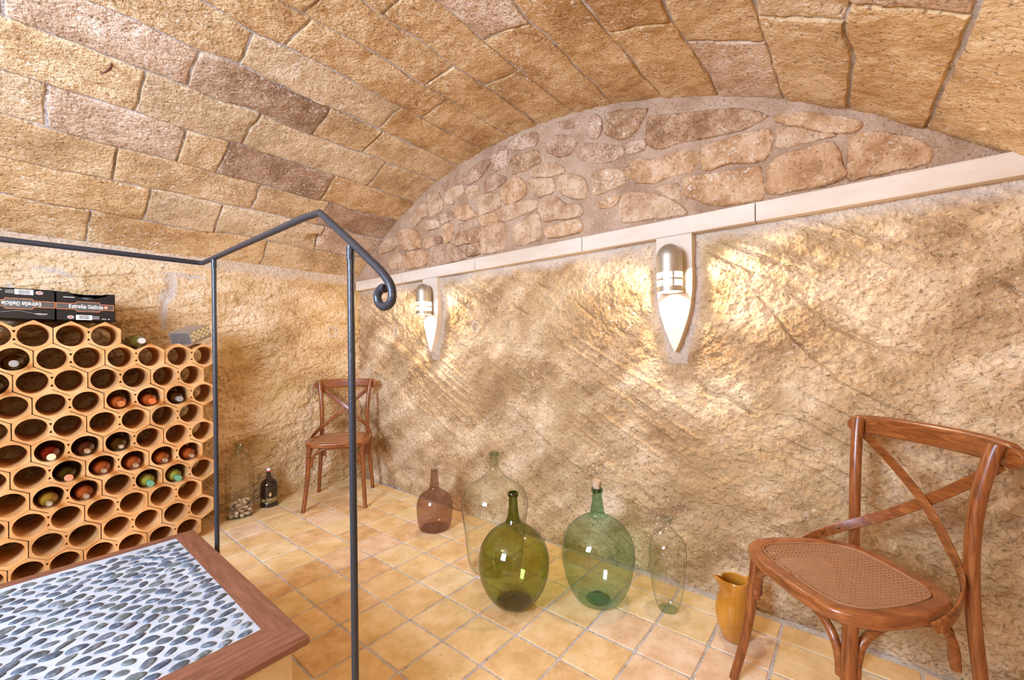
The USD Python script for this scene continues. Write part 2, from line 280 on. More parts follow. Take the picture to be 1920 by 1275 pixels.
for p, k in (((520, 315), 3), ((590, 225), 3), ((725, 80), 3), ((870, 25), 4), ((1390, 80), 4), ((130, 225), 4), ((640, 420), 3), ((450, 400), 2), ((470, 250), 2), ((520, 130), 2), ((1700, 120), 1), ((800, 110), 1), ((1010, 90), 1), ((1110, 90), 1),
             ((330, 100), 4), ((330, 330), 0), ((90, 300), 0), ((340, 410), 2), ((1250, 110), 1), ((870, 110), 1), ((90, 370), 1), ((90, 440), 1), ((300, 470), 1), ((1520, 80), 0), ((1850, 200), 0), ((1220, 20), 1)):
    x, a = vault_hit(*p); BROWN[(x, a)] = k
nb = 0
for i in range(len(JA) - 1):
    xs = sorted(crosses[i]); 
    if not xs: xs = [rng.uniform(.2, .9)]
    while xs[0] > XL + .75: xs.insert(0, xs[0] - rng.uniform(.42, .72))
    while xs[-1] < XR - 1.2: xs.append(xs[-1] + rng.uniform(.75, .95))
    xs = [XL - .03] + xs + [XR + .02]
    for j in range(len(xs) - 1):
        x0, x1, a0, a1 = xs[j], xs[j+1], math.radians(JA[i]), math.radians(JA[i+1])
        if x1 - x0 < .05: continue
        seen = x1 > -.5
        cell = .014 if seen else .05
        nu = max(6, int((a1 - a0) * VR / cell)); nv = max(8, int((x1 - x0) / cell))
        lu, lv = (a1 - a0) * VR, x1 - x0; ax1 = lambda L, n: np.concatenate([[0, .0025, .006], np.linspace(.012, L - .012, n), [L - .006, L - .0025, L]]) / L
        U, W = np.meshgrid(ax1(lu, nu), ax1(lv, nv), indexing='ij')
        g = .0030 + .0012 * rng.rand()                           # half of a joint
        s = a0 * VR + g + U * ((a1 - a0) * VR - 2 * g); x = x0 + g + W * (x1 - x0 - 2 * g)
        wob = np.stack([x, s, np.full_like(x, i * 1.7)], -1)
        eu = np.minimum(U, 1 - U) * (a1 - a0) * VR; ev = np.minimum(W, 1 - W) * (x1 - x0); e = np.minimum(eu, ev)
        k = np.exp(-e / .03)
        flat_ = np.stack([x, s, x * 0], -1); s, x = (s + ((noise(flat_ * 6 + 3, 1) - .5) * .030 + (noise(wob * 15, 7) - .42) * .012) * np.exp(-eu / .05), x + ((noise(flat_ * 6 + 8, 2) - .5) * .024 + (noise(wob * 15 + 5, 9) - .5) * .010) * np.exp(-ev / .05))
        hgt = .005 * rng.rand() + (fbm(wob * 7, 4, 5) - .5) * .014 + (fbm(wob * 30, 3, 6) - .5) * .011
        hgt = hgt + .003 - .0045 * np.exp(-e / .007)
        tilt = rng.uniform(-.004, .004) * (U - .5) + rng.uniform(-.004, .004) * (W - .5); hgt = np.maximum(hgt + tilt, -.0008 - .0022 * np.exp(-e / .007))
        hgt[0, :] = hgt[-1, :] = -.012; hgt[:, 0] = hgt[:, -1] = -.012
        for (px, py, rad, dep) in HOLES:
            hx, ha = vault_hit(px, py); dd = np.hypot(x - hx, s - math.radians(ha) * VR) + (noise(wob * 30, 4) - .5) * .03
            hgt = hgt - dep * np.clip(1 - dd / rad, 0, 1) ** .5
        R = VR - hgt; ang = s / VR
        P = np.stack([x, VY + R * np.sin(ang), VZ + R * np.cos(ang)], -1)
        k = int(rng.choice([0, 0, 0, 1, 1, 2, 4]))
        for (bxx, ba), v in BROWN.items():
            if x0 <= bxx < x1 and JA[i] <= ba < JA[i+1]: k = v
        obj('stone_block', grid_mesh(P), V[k], ceiling, smooth=True); nb += 1

# --- right wall: hewn rock below, rubble lunette above
wall_right = thing('wall_right', 'hewn rock wall on the right with rubble stone lunette above the ledge', 'wall', kind='structure')
def strata(Yv, Zv, ang, seed):
    c, s = math.cos(ang), math.sin(ang)
    return c * Yv + s * Zv, -s * Yv + c * Zv
ny, nz = 1000, 430
Yg, Zg = np.meshgrid(np.linspace(YN - .03, YB + .05, ny), np.linspace(-.02, 1.70, nz), indexing='ij')
al, ac = strata(Yg, Zg, math.radians(30), 0)                     # beds fall towards the camera
p3 = np.stack([Yg, Zg, np.zeros_like(Yg)], -1)
q3 = np.stack([al * 1.3, ac * 6.5, np.full_like(al, .5)], -1)
d = (fbm(p3 * 1.7, 3, 11) - .5) * .055
d += (fbm(q3, 4, 12) - .5) * .044
d += (fbm(np.stack([al * 6, ac * 16, al * 0], -1), 3, 13) - .5) * .013
d += (fbm(p3 * 32, 3, 15) - .5) * .017 + (fbm(p3 * 90, 2, 17) - .5) * .010
d += (noise(np.stack([al * 2.2, ac * 60, al * 0 + 5], -1), 19) - .5) * .020 * np.clip((noise(p3 * 2.6 + 4, 20) - .45) * 6, 0, 1)   # long tool grooves
led = noise(np.stack([al * .7, ac * 3.2, al * 0 + 3], -1), 16); d += .016 * (np.clip((led - .52) * 16, 0, 1) - .5)
CRACKS = [([(700, 690), (745, 722), (800, 772), (850, 822), (895, 858)], -.010, .010), ([(675, 598), (720, 655), (770, 712), (822, 742)], .013, .007), ([(1300, 716), (1370, 752), (1440, 796), (1530, 850)], .020, .008),
          ([(1010, 528), (1060, 552), (1100, 590), (1190, 640)], .018, .006), ([(985, 955), (1030, 985), (1085, 1035)], .024, .012), ([(1285, 985), (1310, 1030), (1335, 1075)], .024, .012), ([(1190, 905), (1235, 950), (1262, 975)], .018, .008),
          ([(1690, 500), (1790, 520), (1880, 536), (1930, 540)], .016, .006), ([(1330, 470), (1400, 500), (1500, 560), (1600, 640)], .012, .006), ([(1430, 850), (1520, 870), (1640, 905)], -.008, .012), ([(860, 640), (930, 700), (1020, 760), (1120, 850)], .014, .006),
          ([(1120, 690), (1200, 760), (1290, 840)], .010, .006), ([(1560, 600), (1680, 660), (1800, 700)], .014, .007), ([(1760, 900), (1850, 930), (1930, 940)], .012, .008), ([(940, 560), (1010, 600), (1060, 660)], .012, .006), ([(1420, 560), (1500, 640), (1600, 740), (1720, 800)], .012, .006)]
wy = (fbm(np.stack([al * 5, ac * 9, al * 0 + 2], -1), 4, 81) - .5) * .14; br = np.clip((noise(p3 * 7 + 2, 82) - .30) * 4, 0, 1)
for pl_, dep, wid in CRACKS:                                    # long fissures and veins of the bedding
    q_ = np.array([on(px, py, 0, XR)[1:] for px, py in pl_]); dm = np.full(Yg.shape, 9.0)
    for (ya, za), (yb, zb) in zip(q_[:-1], q_[1:]):
        l2 = (yb - ya) ** 2 + (zb - za) ** 2; t_ = np.clip(((Yg - ya) * (yb - ya) + (Zg - za + wy) * (zb - za)) / l2, 0, 1)
        dm = np.minimum(dm, np.hypot(Yg - ya - t_ * (yb - ya), Zg + wy - za - t_ * (zb - za)))
    d -= 1.5 * dep * np.exp(-dm / wid) * br
d += .02 * np.exp(-Zg / .05) * (noise(p3 * 3, 18) - .3)
d = np.where(Zg > 1.58, d * np.clip(1 - (Zg - 1.58) / .12, .25, 1), d)
mask = np.zeros_like(Yg)
for (py_, pz_) in ((2.935, 1.284), (2.01, 1.291)):              # two old fixing holes, each in a collar of mortar
    rr = np.hypot((Yg - py_) / .8, Zg - pz_) + (noise(p3 * 40, 30) - .5) * .012
    d = np.where(rr < .022, d - .018, d); mask = np.maximum(mask, np.clip(1 - np.abs(rr - .036) / .016, 0, 1))
mask = np.maximum(mask, np.clip((Zg - 1.60) / .05 + (fbm(p3 * 9, 3, 31) - .5) * 1.6, 0, 1) * .85)       # mortar smeared under the ledge
for yc in (.655, 2.415):                                        # and round the two stone brackets
    w = np.clip(1.18 - np.abs(Yg - yc) / np.clip(.10 * np.clip((Zg - 1.02) / .34, .25, 1) ** .6, .02, 1), 0, 1) * (Zg > 1.06)
    mask = np.maximum(mask, np.clip(w * 4, 0, 1) * .7)
Xr = XR + .006 - d * .9
Xr = np.clip(Xr, 2.012, None)
obj('hewn_rock', grid_mesh(np.stack([Xr, Yg, Zg], -1), flip=True), ROCK_R, wall_right, smooth=True, mask=mask.ravel())
# lunette mortar bed
Yg, Zg = np.meshgrid(np.linspace(YN - .1, YB + .12, 300), np.linspace(1.66, 2.56, 90), indexing='ij')
p3 = np.stack([Yg, Zg, Yg * 0], -1)
LX = 2.042
Xl = LX - (fbm(p3 * 5, 3, 41) - .5) * .02 - (fbm(p3 * 25, 3, 42) - .5) * .008
obj('mortar_bed', grid_mesh(np.stack([Xl, Yg, Zg], -1), flip=True), LUNMORTAR, wall_right, smooth=True)
CR_ = {'A': (680, 330, 6.857), 'B': (840, 200, 6.857), 'C': (900, 320, 6.857), 'D': (1080, 170, 6.857), 'E': (1160, 290, 6.857), 'F': (1320, 170, 6.0), 'G': (1560, 180, 5.333)}
RUBBLE = [('A', 0, [(860,240),(970,220),(1010,260),(1045,370),(1030,440),(900,520),(860,470),(850,330)]), ('A', 0, [(1075,230),(1270,110),(1320,180),(1300,240),(1190,340),(1090,370)]),
 ('A', 3, [(1040,110),(1160,40),(1290,0),(1310,60),(1100,190),(1050,160)]), ('A', 0, [(700,440),(820,350),(845,500),(760,560),(690,640),(610,560)]), ('A', 2, [(1190,430),(1320,360),(1420,440),(1470,510),(1300,570),(1200,540)]),
 ('A', 3, [(1015,500),(1140,460),(1160,550),(1030,620)]), ('A', 0, [(770,590),(960,570),(975,650),(830,690)]), ('A', 2, [(490,700),(690,690),(745,830),(730,930),(530,950),(490,890)]), ('A', 2, [(1040,650),(1150,620),(1175,730),(1110,850),(1060,840)]),
 ('A', 3, [(1230,630),(1430,570),(1460,640),(1290,710),(1230,700)]), ('A', 1, [(1210,770),(1290,720),(1500,680),(1500,840),(1290,880),(1210,900)]), ('A', 0, [(1510,270),(1750,225),(1760,400),(1580,480),(1505,490)]),
 ('A', 2, [(1510,540),(1700,480),(1740,580),(1590,640),(1530,620)]), ('A', 0, [(1530,680),(1830,610),(1830,880),(1780,950),(1560,1000),(1520,920)]), ('A', 2, [(550,1000),(830,960),(840,1070),(800,1150),(560,1190)]),
 ('A', 3, [(870,950),(960,900),(1150,880),(1310,1010),(1300,1060),(900,1150)]), ('A', 1, [(1360,900),(1490,870),(1500,1000),(1340,1030)]), ('A', 0, [(790,820),(900,780),(910,900),(790,920)]), ('A', 3, [(930,790),(1010,780),(1010,860),(940,860)]),
 ('A', 0, [(1350,170),(1490,130),(1490,220),(1400,300)]), ('A', 0, [(250,890),(420,780),(435,920),(250,1000)]), ('A', 0, [(350,1060),(490,1000),(490,1180),(380,1190)]),
 ('B', 3, [(480,1000),(560,870),(720,900),(740,960),(600,1070),(490,1100)]), ('B', 3, [(545,580),(730,520),(775,640),(760,740),(600,820),(560,700)]), ('B', 3, [(800,480),(890,400),(1130,340),(1170,420),(1100,520),(860,570)]),
 ('B', 1, [(830,670),(1130,560),(1175,650),(1160,740),(850,870)]), ('B', 3, [(230,960),(330,780),(500,690),(540,740),(440,900),(300,1000)]), ('B', 0, [(1075,830),(1290,730),(1450,780),(1480,850),(1300,900),(1120,910)]),
 ('C', 2, [(280,250),(420,110),(580,130),(600,300),(450,410),(330,440)]), ('C', 0, [(630,130),(930,110),(955,260),(800,340),(740,340),(630,240)]), ('C', 0, [(1000,120),(1150,50),(1350,110),(1370,330),(1260,370),(1030,270)]),
 ('B', 3, [(1280,480),(1370,390),(1560,380),(1660,420),(1620,560),(1480,640),(1300,590)]), ('D', 3, [(30,780),(120,690),(400,690),(580,730),(600,830),(420,910),(180,930),(50,860)]), ('B', 3, [(1400,210),(1680,160),(1700,270),(1500,290)]),
 ('C', 0, [(250,560),(330,460),(700,370),(740,440),(690,510),(390,640),(270,640)]), ('C', 0, [(770,470),(840,400),(980,350),(1110,430),(1280,450),(1270,590),(1010,630),(850,670),(790,570)]), ('C', 0, [(430,750),(720,560),(780,700),(770,880),(480,960),(440,860)]),
 ('C', 2, [(850,740),(1090,660),(1280,640),(1270,790),(1000,860),(870,860)]), ('C', 0, [(1450,40),(1520,0),(1810,0),(1815,180),(1490,310),(1460,200)]), ('C', 2, [(1540,420),(1760,330),(1770,420),(1680,480),(1560,480)]),
 ('D', 3, [(180,400),(260,310),(340,400),(300,580),(180,600)]), ('D', 1, [(390,440),(430,300),(860,230),(900,290),(730,560),(560,620),(380,560)]),
 ('D', 1, [(930,420),(965,340),(1250,310),(1700,255),(2126,240),(2420,320),(2350,400),(2046,530),(1640,620),(1300,690),(1130,750),(960,710),(920,600)]), ('D', 3, [(660,680),(860,640),(860,770),(700,810),(650,770)]),
 ('D', 2, [(650,1000),(760,890),(1060,870),(1290,790),(1540,790),(1570,900),(1480,1050),(1230,1110),(1000,1190),(790,1180),(660,1100)]), ('E', 2, [(840,340),(940,280),(1500,200),(1700,160),(1830,190),(1850,560),(1700,600),(1300,660),(950,560),(850,500)]),
 ('E', 0, [(20,640),(80,510),(300,490),(560,530),(820,680),(820,780),(450,830),(100,880),(20,800)]), ('E', 0, [(480,450),(620,400),(760,370),(790,560),(680,560)]),
 ('F', 2, [(-10,700),(20,630),(420,500),(700,450),(770,560),(700,720),(620,790),(300,830),(40,900),(-10,860)]), ('F', 2, [(820,290),(980,270),(1280,270),(1680,330),(1740,400),(1620,480),(1480,480),(1240,450),(1000,400),(830,360)]),
 ('F', 0, [(840,420),(1040,430),(1250,470),(1450,510),(1100,600),(840,650),(830,520)]), ('F', 2, [(730,880),(820,760),(1000,690),(1440,610),(1560,850),(1590,960),(1350,1060),(730,1170),(720,1000)]),
 ('G', 2, [(170,620),(180,450),(330,360),(700,400),(900,480),(980,560),(950,680),(780,710),(400,800),(190,830)])]
for k, (c, m, poly) in enumerate(RUBBLE):
    ox, oy, sc = CR_[c]
    pts = np.array([on(ox + x / sc, oy + y / sc, 0, LX)[1:] for x, y in poly])
    ring = spline(pts, 36, closed=True)
    ctr = ring.mean(0); size = math.sqrt(abs(Polygon(ring).area)); pr = rng.uniform(.55, 1.15)
    rows = []
    for f_, h_ in ((1.03, -.016), (1.0, .002), (.96, .75), (.89, 1.0), (.6, 1.08), (.3, 1.1), (.02, 1.1)):
        f_ *= 1.0 + .010 / size
        q = ctr + (ring - ctr) * f_
        n3 = np.c_[q, np.full(len(q), k * .37)]
        hh = h_ if h_ < .01 else h_ * min(.018, .008 + size * .07) * pr + ((fbm(n3 * 14, 3, 51) - .5) * .014 + (fbm(n3 * 45, 2, 52) - .5) * .007) * min(1, (1.03 - f_) * 8)
        q = q + (np.stack([noise(n3 * 25, 53), noise(n3 * 25 + 9, 54)], -1) - .5) * .012 * (f_ > .8)
        rows.append(np.c_[LX - hh + np.zeros(len(q)), q])
    obj('rubble_stone', grid_mesh(np.array(rows), closed_v=True), RUB[m], wall_right, smooth=True)

# --- back wall
wall_back = thing('wall_back', 'rough golden rock wall behind the terracotta wine rack', 'wall', kind='structure')
Xg, Zg = np.meshgrid(np.linspace(XL - .02, XR + .06, 900), np.linspace(-.02, 1.79, 400), indexing='ij')
al, ac = strata(Xg, Zg, math.radians(14), 0)
p3 = np.stack([Xg, Zg, Xg * 0 + 2], -1)
d = (fbm(p3 * 1.8, 3, 61) - .5) * .05 + (fbm(np.stack([al * 1.5, ac * 7, al * 0], -1), 4, 62) - .5) * .028 + (fbm(np.stack([al * 9, ac * 18, al * 0], -1), 3, 63) - .5) * .015 + (fbm(p3 * 30, 3, 64) - .5) * .020 + (fbm(p3 * 85, 2, 65) - .5) * .009
bd = fbm(np.stack([al * .9, ac * 10, al * 0 + 4], -1), 4, 66); d -= .014 * np.exp(-np.abs(bd - .5) / .016) * np.clip((noise(p3 * 4, 70) - .45) * 5, 0, 1)
mask = np.zeros_like(Xg)
wv = (fbm(p3 * 7, 4, 67) - .5) * .15; brk = np.clip((noise(p3 * 5 + 1, 72) - .38) * 4, 0, 1)
def seam(dist, w):                                              # mortared seam between the few built blocks at the upper left
    global d, mask
    k = np.exp(-(dist / w) ** 2) * (brk if w < .02 else 1); d = d * (1 - .8 * k) - .006 * k; mask = np.maximum(mask, np.clip(k * 1.5, 0, 1))
seam(np.where((Zg > 1.28) & (Zg < 1.66), np.abs(Xg - .672 + wv), 9), .026)
seam(np.where((Xg < .72), np.abs(Zg - 1.615 + wv), 9), .016)
seam(np.where((Xg > .62) & (Xg < .98), np.abs(Zg - 1.64 + wv * .6), 9), .014)
seam(np.where((Zg > 1.28) & (Zg < 1.63), np.abs(Xg - .02 + wv), 9), .018)
rr = np.maximum(np.abs(Xg - 1.804), np.abs(Zg - 1.295)) + (noise(p3 * 40, 68) - .5) * .01
d = np.where(rr < .024, d - .016, d); mask = np.maximum(mask, np.clip(1 - np.abs(rr - .034) / .012, 0, 1))
mask = np.maximum(mask, np.clip((Zg - 1.70) / .03 + (fbm(p3 * 9, 3, 69) - .5) * 1.4, 0, 1) * .6)
d = np.where(Zg > 1.66, d * .5, d)
obj('hewn_rock', grid_mesh(np.stack([Xg, np.clip(YB - d, 3.412, None), Zg], -1)), ROCK_B, wall_back, smooth=True, mask=mask.ravel())

# --- walls that are never in frame: near side under the springing, and the end wall with the stair opening
wall_near = thing('wall_near', 'plain rock wall under the near springing of the vault', 'wall', kind='structure')
Xg, Zg = np.meshgrid(np.linspace(XL - .02, XR + .05, 120), np.linspace(-.02, 1.79, 60), indexing='ij'); p3 = np.stack([Xg, Zg, Xg * 0 + 7], -1)
obj('hewn_rock', grid_mesh(np.stack([Xg, YN - .03 + (fbm(p3 * 4, 4, 71) - .5) * .05, Zg], -1), flip=True), ROCK_B, wall_near, smooth=True, mask=np.zeros(Xg.size))
wall_left = thing('wall_left', 'end wall with the opening to the stairs', 'wall', kind='structure')
Ya, Yb_, Za, Zb_ = .62, 1.62, 1.20, 2.36
ww = lambda y0, z0, y1, z1: bx(XL - .12, y0, z0, XL, y1, z1)
obj('masonry', cat(ww(YN - .1, -.02, YB + .1, Za), ww(YN - .1, Za, Ya, 2.55), ww(Yb_, Za, YB + .1, 2.55), ww(Ya, Zb_, Yb_, 2.55)), ROCK_B, wall_left, mask=np.zeros(8 * 4))

# --- floor
floor = thing('floor', 'square ochre terracotta floor tiles with grey joints', 'floor', kind='structure')
TP, TX0, TY0 = .2047, .6798, 3.107
obj('grout', bx(XL - .1, YN - .12, -.06, XR + .1, YB + .1, -.0035), GROUT, floor)
def tile_mesh(x0, y0, x1, y1, g=.0048, jit=.0018):
    c = [(x0 + g, y0 + g), (x1 - g, y0 + g), (x1 - g, y1 - g), (x0 + g, y1 - g)]
    c = np.array(c) + rng.uniform(-jit, jit, (4, 2)); z = rng.uniform(-.0012, .0008, 4) * .6
    ctr = c.mean(0); rows = []
    for ins, zz in ((0, -.02), (0, -.0022), (.0025, 0)):
        q = []
        for k in range(4):
            p, a, b = c[k], c[(k - 1) % 4], c[(k + 1) % 4]
            ua, ub = (a - p) / np.linalg.norm(a - p), (b - p) / np.linalg.norm(b - p)
            p = p + (ctr - p) / np.linalg.norm(ctr - p) * ins * 1.4
            r = .006
            q += [(*(p + ua * r), zz + z[k]), (*(p + (ua + ub) * r * .3), zz + z[k]), (*(p + ub * r), zz + z[k])]
        rows.append(q)
    P = np.array(rows); m = grid_mesh(P, closed_v=True)
    v = np.vstack([m.vertices, [[*ctr, z.mean()]]]); n = 12
    f = np.vstack([m.faces, [[len(v) - 1, 2 * n + j, 2 * n + (j + 1) % n] for j in range(n)]])
    m = trimesh.Trimesh(v, f, process=False); m.fix_normals(); return m
rest = []
for a in range(-12, 7):
    for b in range(-2, 18):
        x0, x1, y1, y0 = TX0 + a * TP, TX0 + (a + 1) * TP, TY0 - b * TP, TY0 - (b + 1) * TP
        x0, x1, y0, y1 = max(x0, XL), min(x1, XR - .015), max(y0, YN - .03), min(y1, YB + .02)
        if x1 - x0 < .03 or y1 - y0 < .03: continue
        if x0 < .45 and y0 > 1.0 and y1 < 2.05 and x1 < .46: continue        # under the stair landing
        m = tile_mesh(x0, y0, x1, y1)
        if x1 < -.55: rest.append(m); continue
        obj('floor_tile', m, TILES[int(rng.choice([0, 0, 1, 1, 2, 3, 4]))], floor)
obj('floor_tile', cat(*rest), TILES[0], floor, kind='stuff')

# --- dressed stone ledge (trim) along the right wall
trim = thing('trim_1', 'pale dressed stone ledge running along the right wall', 'ledge', kind='structure')
ends = [YN - .02] + [on(px, py, 0, 2.0)[1] for px, py in ((1416, 398), (1091, 457), (890, 495), (753, 520))] + [3.43]
for k in range(len(ends) - 1):
    y0, y1 = ends[k] + .002, ends[k+1] - .002
    m = sweep(np.array([[2.034, y0, 1.7015], [2.034, (y0+y1)/2, 1.7015], [2.034, y1, 1.7015]]), rrect(.068, .079, .003, 2), up=np.array([0, 0, 1.]))
    obj('ledge_stone', m, DRESSED, trim)

# ------------------------------------------------------------------ stair landing with pebble top
land = thing('stair_landing', 'low stair landing with dark pebble mosaic top and brown wooden edging', 'stairs', (0, 0, 0))
LT = .455; LX0, LX1, LY0, LY1 = -.78, .473, 1.04, 2.0
obj('plaster_base', bx(LX0 + .0, LY0 + .028, 0, LX1 - .03, LY1 - .02, LT - .03), PLASTER, land)
def board(p, q, w, side, th=.034):                              # one mitred edging board with a rounded outer nose
    pass
nose = [(-.5, -1), (.30, -1), (.44, -.8), (.5, -.35), (.5, .35), (.44, .8), (.30, 1), (-.5, 1)]
wr, wf, wn = .068, .042, .108                                   # board widths: right, far, near
def edging(path, inner, w):
    """path: outer edge end points (mitred), inner: inner edge end points."""
    (o0, o1), (i0, i1) = np.array(path, float), np.array(inner, float); P = []
    for o, i in ((o0, i0), (o1, i1)):
        c = (o + i) / 2; P.append([(*(c + (o - i) * s), LT - .017 + t * .017) for s, t in nose])
    m = grid_mesh(np.array(P), closed_v=True); n = len(nose); v = list(m.vertices); f = list(m.faces)
    for k in (0, 1):
        v.append(np.mean(P[k], 0)); f += [[len(v) - 1, k*n + j, k*n + (j+1) % n] for j in range(n)]
    m = trimesh.Trimesh(np.array(v), np.array(f), process=False); m.fix_normals(); return m
ix, iy0, iy1 = LX1 - wr, LY0 + wn, LY1 - wf
obj('wooden_edging', edging([(LX1, LY0), (LX1, LY1)], [(ix, iy0), (ix, iy1)], wr), STEPW_Y, land, smooth=35)
obj('wooden_edging', edging([(LX0, LY0), (LX1, LY0)], [(LX0, iy0), (ix, iy0)], wn), STEPW_X, land, smooth=35)
obj('wooden_edging', edging([(LX1, LY1), (LX0, LY1)], [(ix, iy1), (LX0, iy1)], wf), STEPW_X, land, smooth=35)
obj('grout_bed', bx(LX0, iy0 - .002, LT - .03, ix + .002, iy1 + .002, LT - .003), WHITE_GROUT, land)
# pebbles: relaxed scatter in a frame stretched along x
r2 = np.random.RandomState(5); sx, sy = .0435, .0325
cols = int((ix - LX0) / sx); rowsn = int((iy1 - iy0) / sy); pts = []
for i in range(cols):
    for j in range(rowsn):
        pts.append([(i + .5 + .5 * (j % 2) + r2.uniform(-.22, .22)) * sx, (j + .5 + r2.uniform(-.22, .22)) * sy])
pts = np.array(pts); pts[:, 0] += LX0; pts[:, 1] += iy0
from scipy.spatial import cKDTree
for it in range(12):
    q = pts / [sx, sy]; t = cKDTree(q); push = np.zeros_like(q)
    for a, b in t.query_pairs(1.0):
        dv = q[a] - q[b]; dl = np.linalg.norm(dv) + 1e-6; o = (1.0 - dl) * .25 * dv / dl; push[a] += o; push[b] -= o
    pts = (q + push) * [sx, sy]
    pts[:, 0] = np.clip(pts[:, 0], LX0 + .02, ix - .019); pts[:, 1] = np.clip(pts[:, 1], iy0 + .012, iy1 - .012)
def pebble(x, y):
    L = r2.uniform(.68, 1.10) * sx * .455; Wd = min(r2.uniform(.55, 1.08) * sy * .42, L * .78); rot = math.radians(r2.normal(6, 22))
    t = np.linspace(0, 2 * PI, 14, endpoint=False); e = r2.uniform(.75, 1.05)
    ox = L * np.sign(np.cos(t)) * np.abs(np.cos(t)) ** e; oy = Wd * np.sign(np.sin(t)) * np.abs(np.sin(t)) ** 1.0
    w = 1 + .09 * np.sin(t * 2 + r2.uniform(0, 6)) + .06 * np.sin(t * 3 + r2.uniform(0, 6)); ox, oy = ox * w, oy * w
    c, s = math.cos(rot), math.sin(rot); ox, oy = ox * c - oy * s, ox * s + oy * c
    hgt = r2.uniform(.003, .0055); rows = []
    for f_, h_ in ((1.0, -.5), (.98, .25), (.82, .8), (.5, 1.0)):
        rows.append(np.c_[x + ox * f_, y + oy * f_, np.full(14, LT - .003 + h_ * hgt)])
    m = grid_mesh(np.array(rows), closed_v=True); v = np.vstack([m.vertices, [[x, y, LT - .003 + hgt * 1.05]]])
    f = np.vstack([m.faces, [[len(v) - 1, 42 + j, 42 + (j + 1) % 14] for j in range(14)]])
    return trimesh.Trimesh(v, f, process=False)
order = np.argsort(-pts[:, 0]); far_peb = []
for n, k in enumerate(order):
    m = pebble(*pts[k])
    if n < 298: obj('pebble', m, SLATES[int(r2.choice([0, 0, 0, 1, 1, 2, 3]))], land, smooth=50)
    else: far_peb.append(m)
if far_peb: obj('pebble', cat(*far_peb), SLATES[0], land, smooth=50, kind='stuff')

# ------------------------------------------------------------------ iron handrail
rail = thing('stair_handrail', 'black wrought iron stair handrail ending in a curled scroll', 'handrail')
RX, RH = .495, 1.487
scr = [on(px, py, 0, RX) for px, py in ((600, 399), (657, 452), (690, 484), (714, 508), (731, 532), (736, 554), (731, 569), (720, 575), (711, 569), (708, 557), (711, 546), (717, 540), (723, 541))]
pth = [np.array([-.95, 1.953, RH - .004]), np.array([RX - .03, 1.953, RH]), np.array([RX - .008, 1.953, RH]), np.array([RX, 1.943, RH]), np.array([RX, 1.92, RH]), np.array([RX, 1.09, RH]), np.array([RX, 1.062, RH - .002])]
dense = lambda a, b, n: [a + (b - a) * t for t in np.linspace(0, 1, n, endpoint=False)]
seq = dense(pth[0], pth[1], 4) + [pth[1], pth[2], pth[3]] + dense(pth[4], pth[5], 4) + [pth[5], pth[6]]
tail = spline(np.array(scr), 60)
path = np.array(seq + list(tail))
obj('rail', tube(path, .0088, 14), IRON, rail, smooth=45)
def post(py_, ztop):
    return cat(tube(np.array([[RX, py_, 0], [RX, py_, .4], [RX, py_, .9], [RX, py_, ztop]]), .0078, 12), tube(np.array([[RX, py_, ztop - .03], [RX, py_, ztop - .012], [RX, py_, ztop]]), .0090, 12))
obj('post', post(1.813, RH - .005), IRON, rail, smooth=45)
obj('post', post(on(657, 457, 0, RX)[1], on(657, 457, 0, RX)[2] - .006), IRON, rail, smooth=45)

# ------------------------------------------------------------------ terracotta wine rack
RKY, RKX, RKW, RKP, RKZ, RKC, RKL = 3.1085, .7832, .1265, .1154, 1.2322, .0244, .28
def hexa(cx, w, v, t): return [(cx - w/2, -v/2), (cx, -v/2 - t), (cx + w/2, -v/2), (cx + w/2, v/2), (cx, v/2 + t), (cx - w/2, v/2)]
v_, t_ = RKP * .66, RKP * .34
w_ = RKW - .0016
o_ = Polygon([(-w_, -v_/2), (-w_/2, -v_/2 - t_ + .0012), (0, -v_/2), (w_/2, -v_/2 - t_ + .0012), (w_, -v_/2), (w_, v_/2), (w_/2, v_/2 + t_ - .0012), (0, v_/2), (-w_/2, v_/2 + t_ - .0012), (-w_, v_/2)])
o_ = o_.buffer(-.006, join_style=1).buffer(.006, quad_segs=3)
holes = [Point(s * w_/2, 0).buffer(.0545, quad_segs=10) for s in (-1, 1)] + [Polygon([(-.0065, s * .024), (.0065, s * .024), (0, s * .012)]) for s in (-1, 1)]
for hl in holes: o_ = o_.difference(hl)
m = extr(o_, RKL); m.vertices = np.c_[m.vertices[:, 0], RKL - m.vertices[:, 2] * 1.0, m.vertices[:, 1]]; m.fix_normals()
ORD = ['top', 'second', 'third', 'fourth', 'fifth', 'sixth', 'seventh', 'eighth', 'ninth', 'tenth', 'eleventh']
NTH = ['right end', 'second from the right end', 'third from the right end', 'fourth from the right end', 'fifth from the right end']
def cell(k, i):
    z = RKZ - k * RKP; return RKX - (i + .5 if k % 2 == 0 else i) * RKW + RKC * (z - .7), z
first_block = None
for k in range(11):
    for n, i in enumerate(range(3, 9, 2) if k == 0 else range(0, 8, 2)):
        xa, z = cell(k, i); xb, _ = cell(k, i + 1); loc = ((xa + xb) / 2, RKY + rng.uniform(-.003, .003), z)
        lab = f'terracotta double wine rack block, {ORD[k]} row from the top, {NTH[n]}'
        if first_block is None:
            first_block = thing('wine_rack_block', lab, 'wine rack', loc, 0, 'stacked terracotta wine rack blocks'); obj('body', m, TERRA, first_block, smooth=30)
        else: dup(first_block, 'wine_rack_block', loc, rng.uniform(-.25, .25), lab, group='stacked terracotta wine rack blocks')

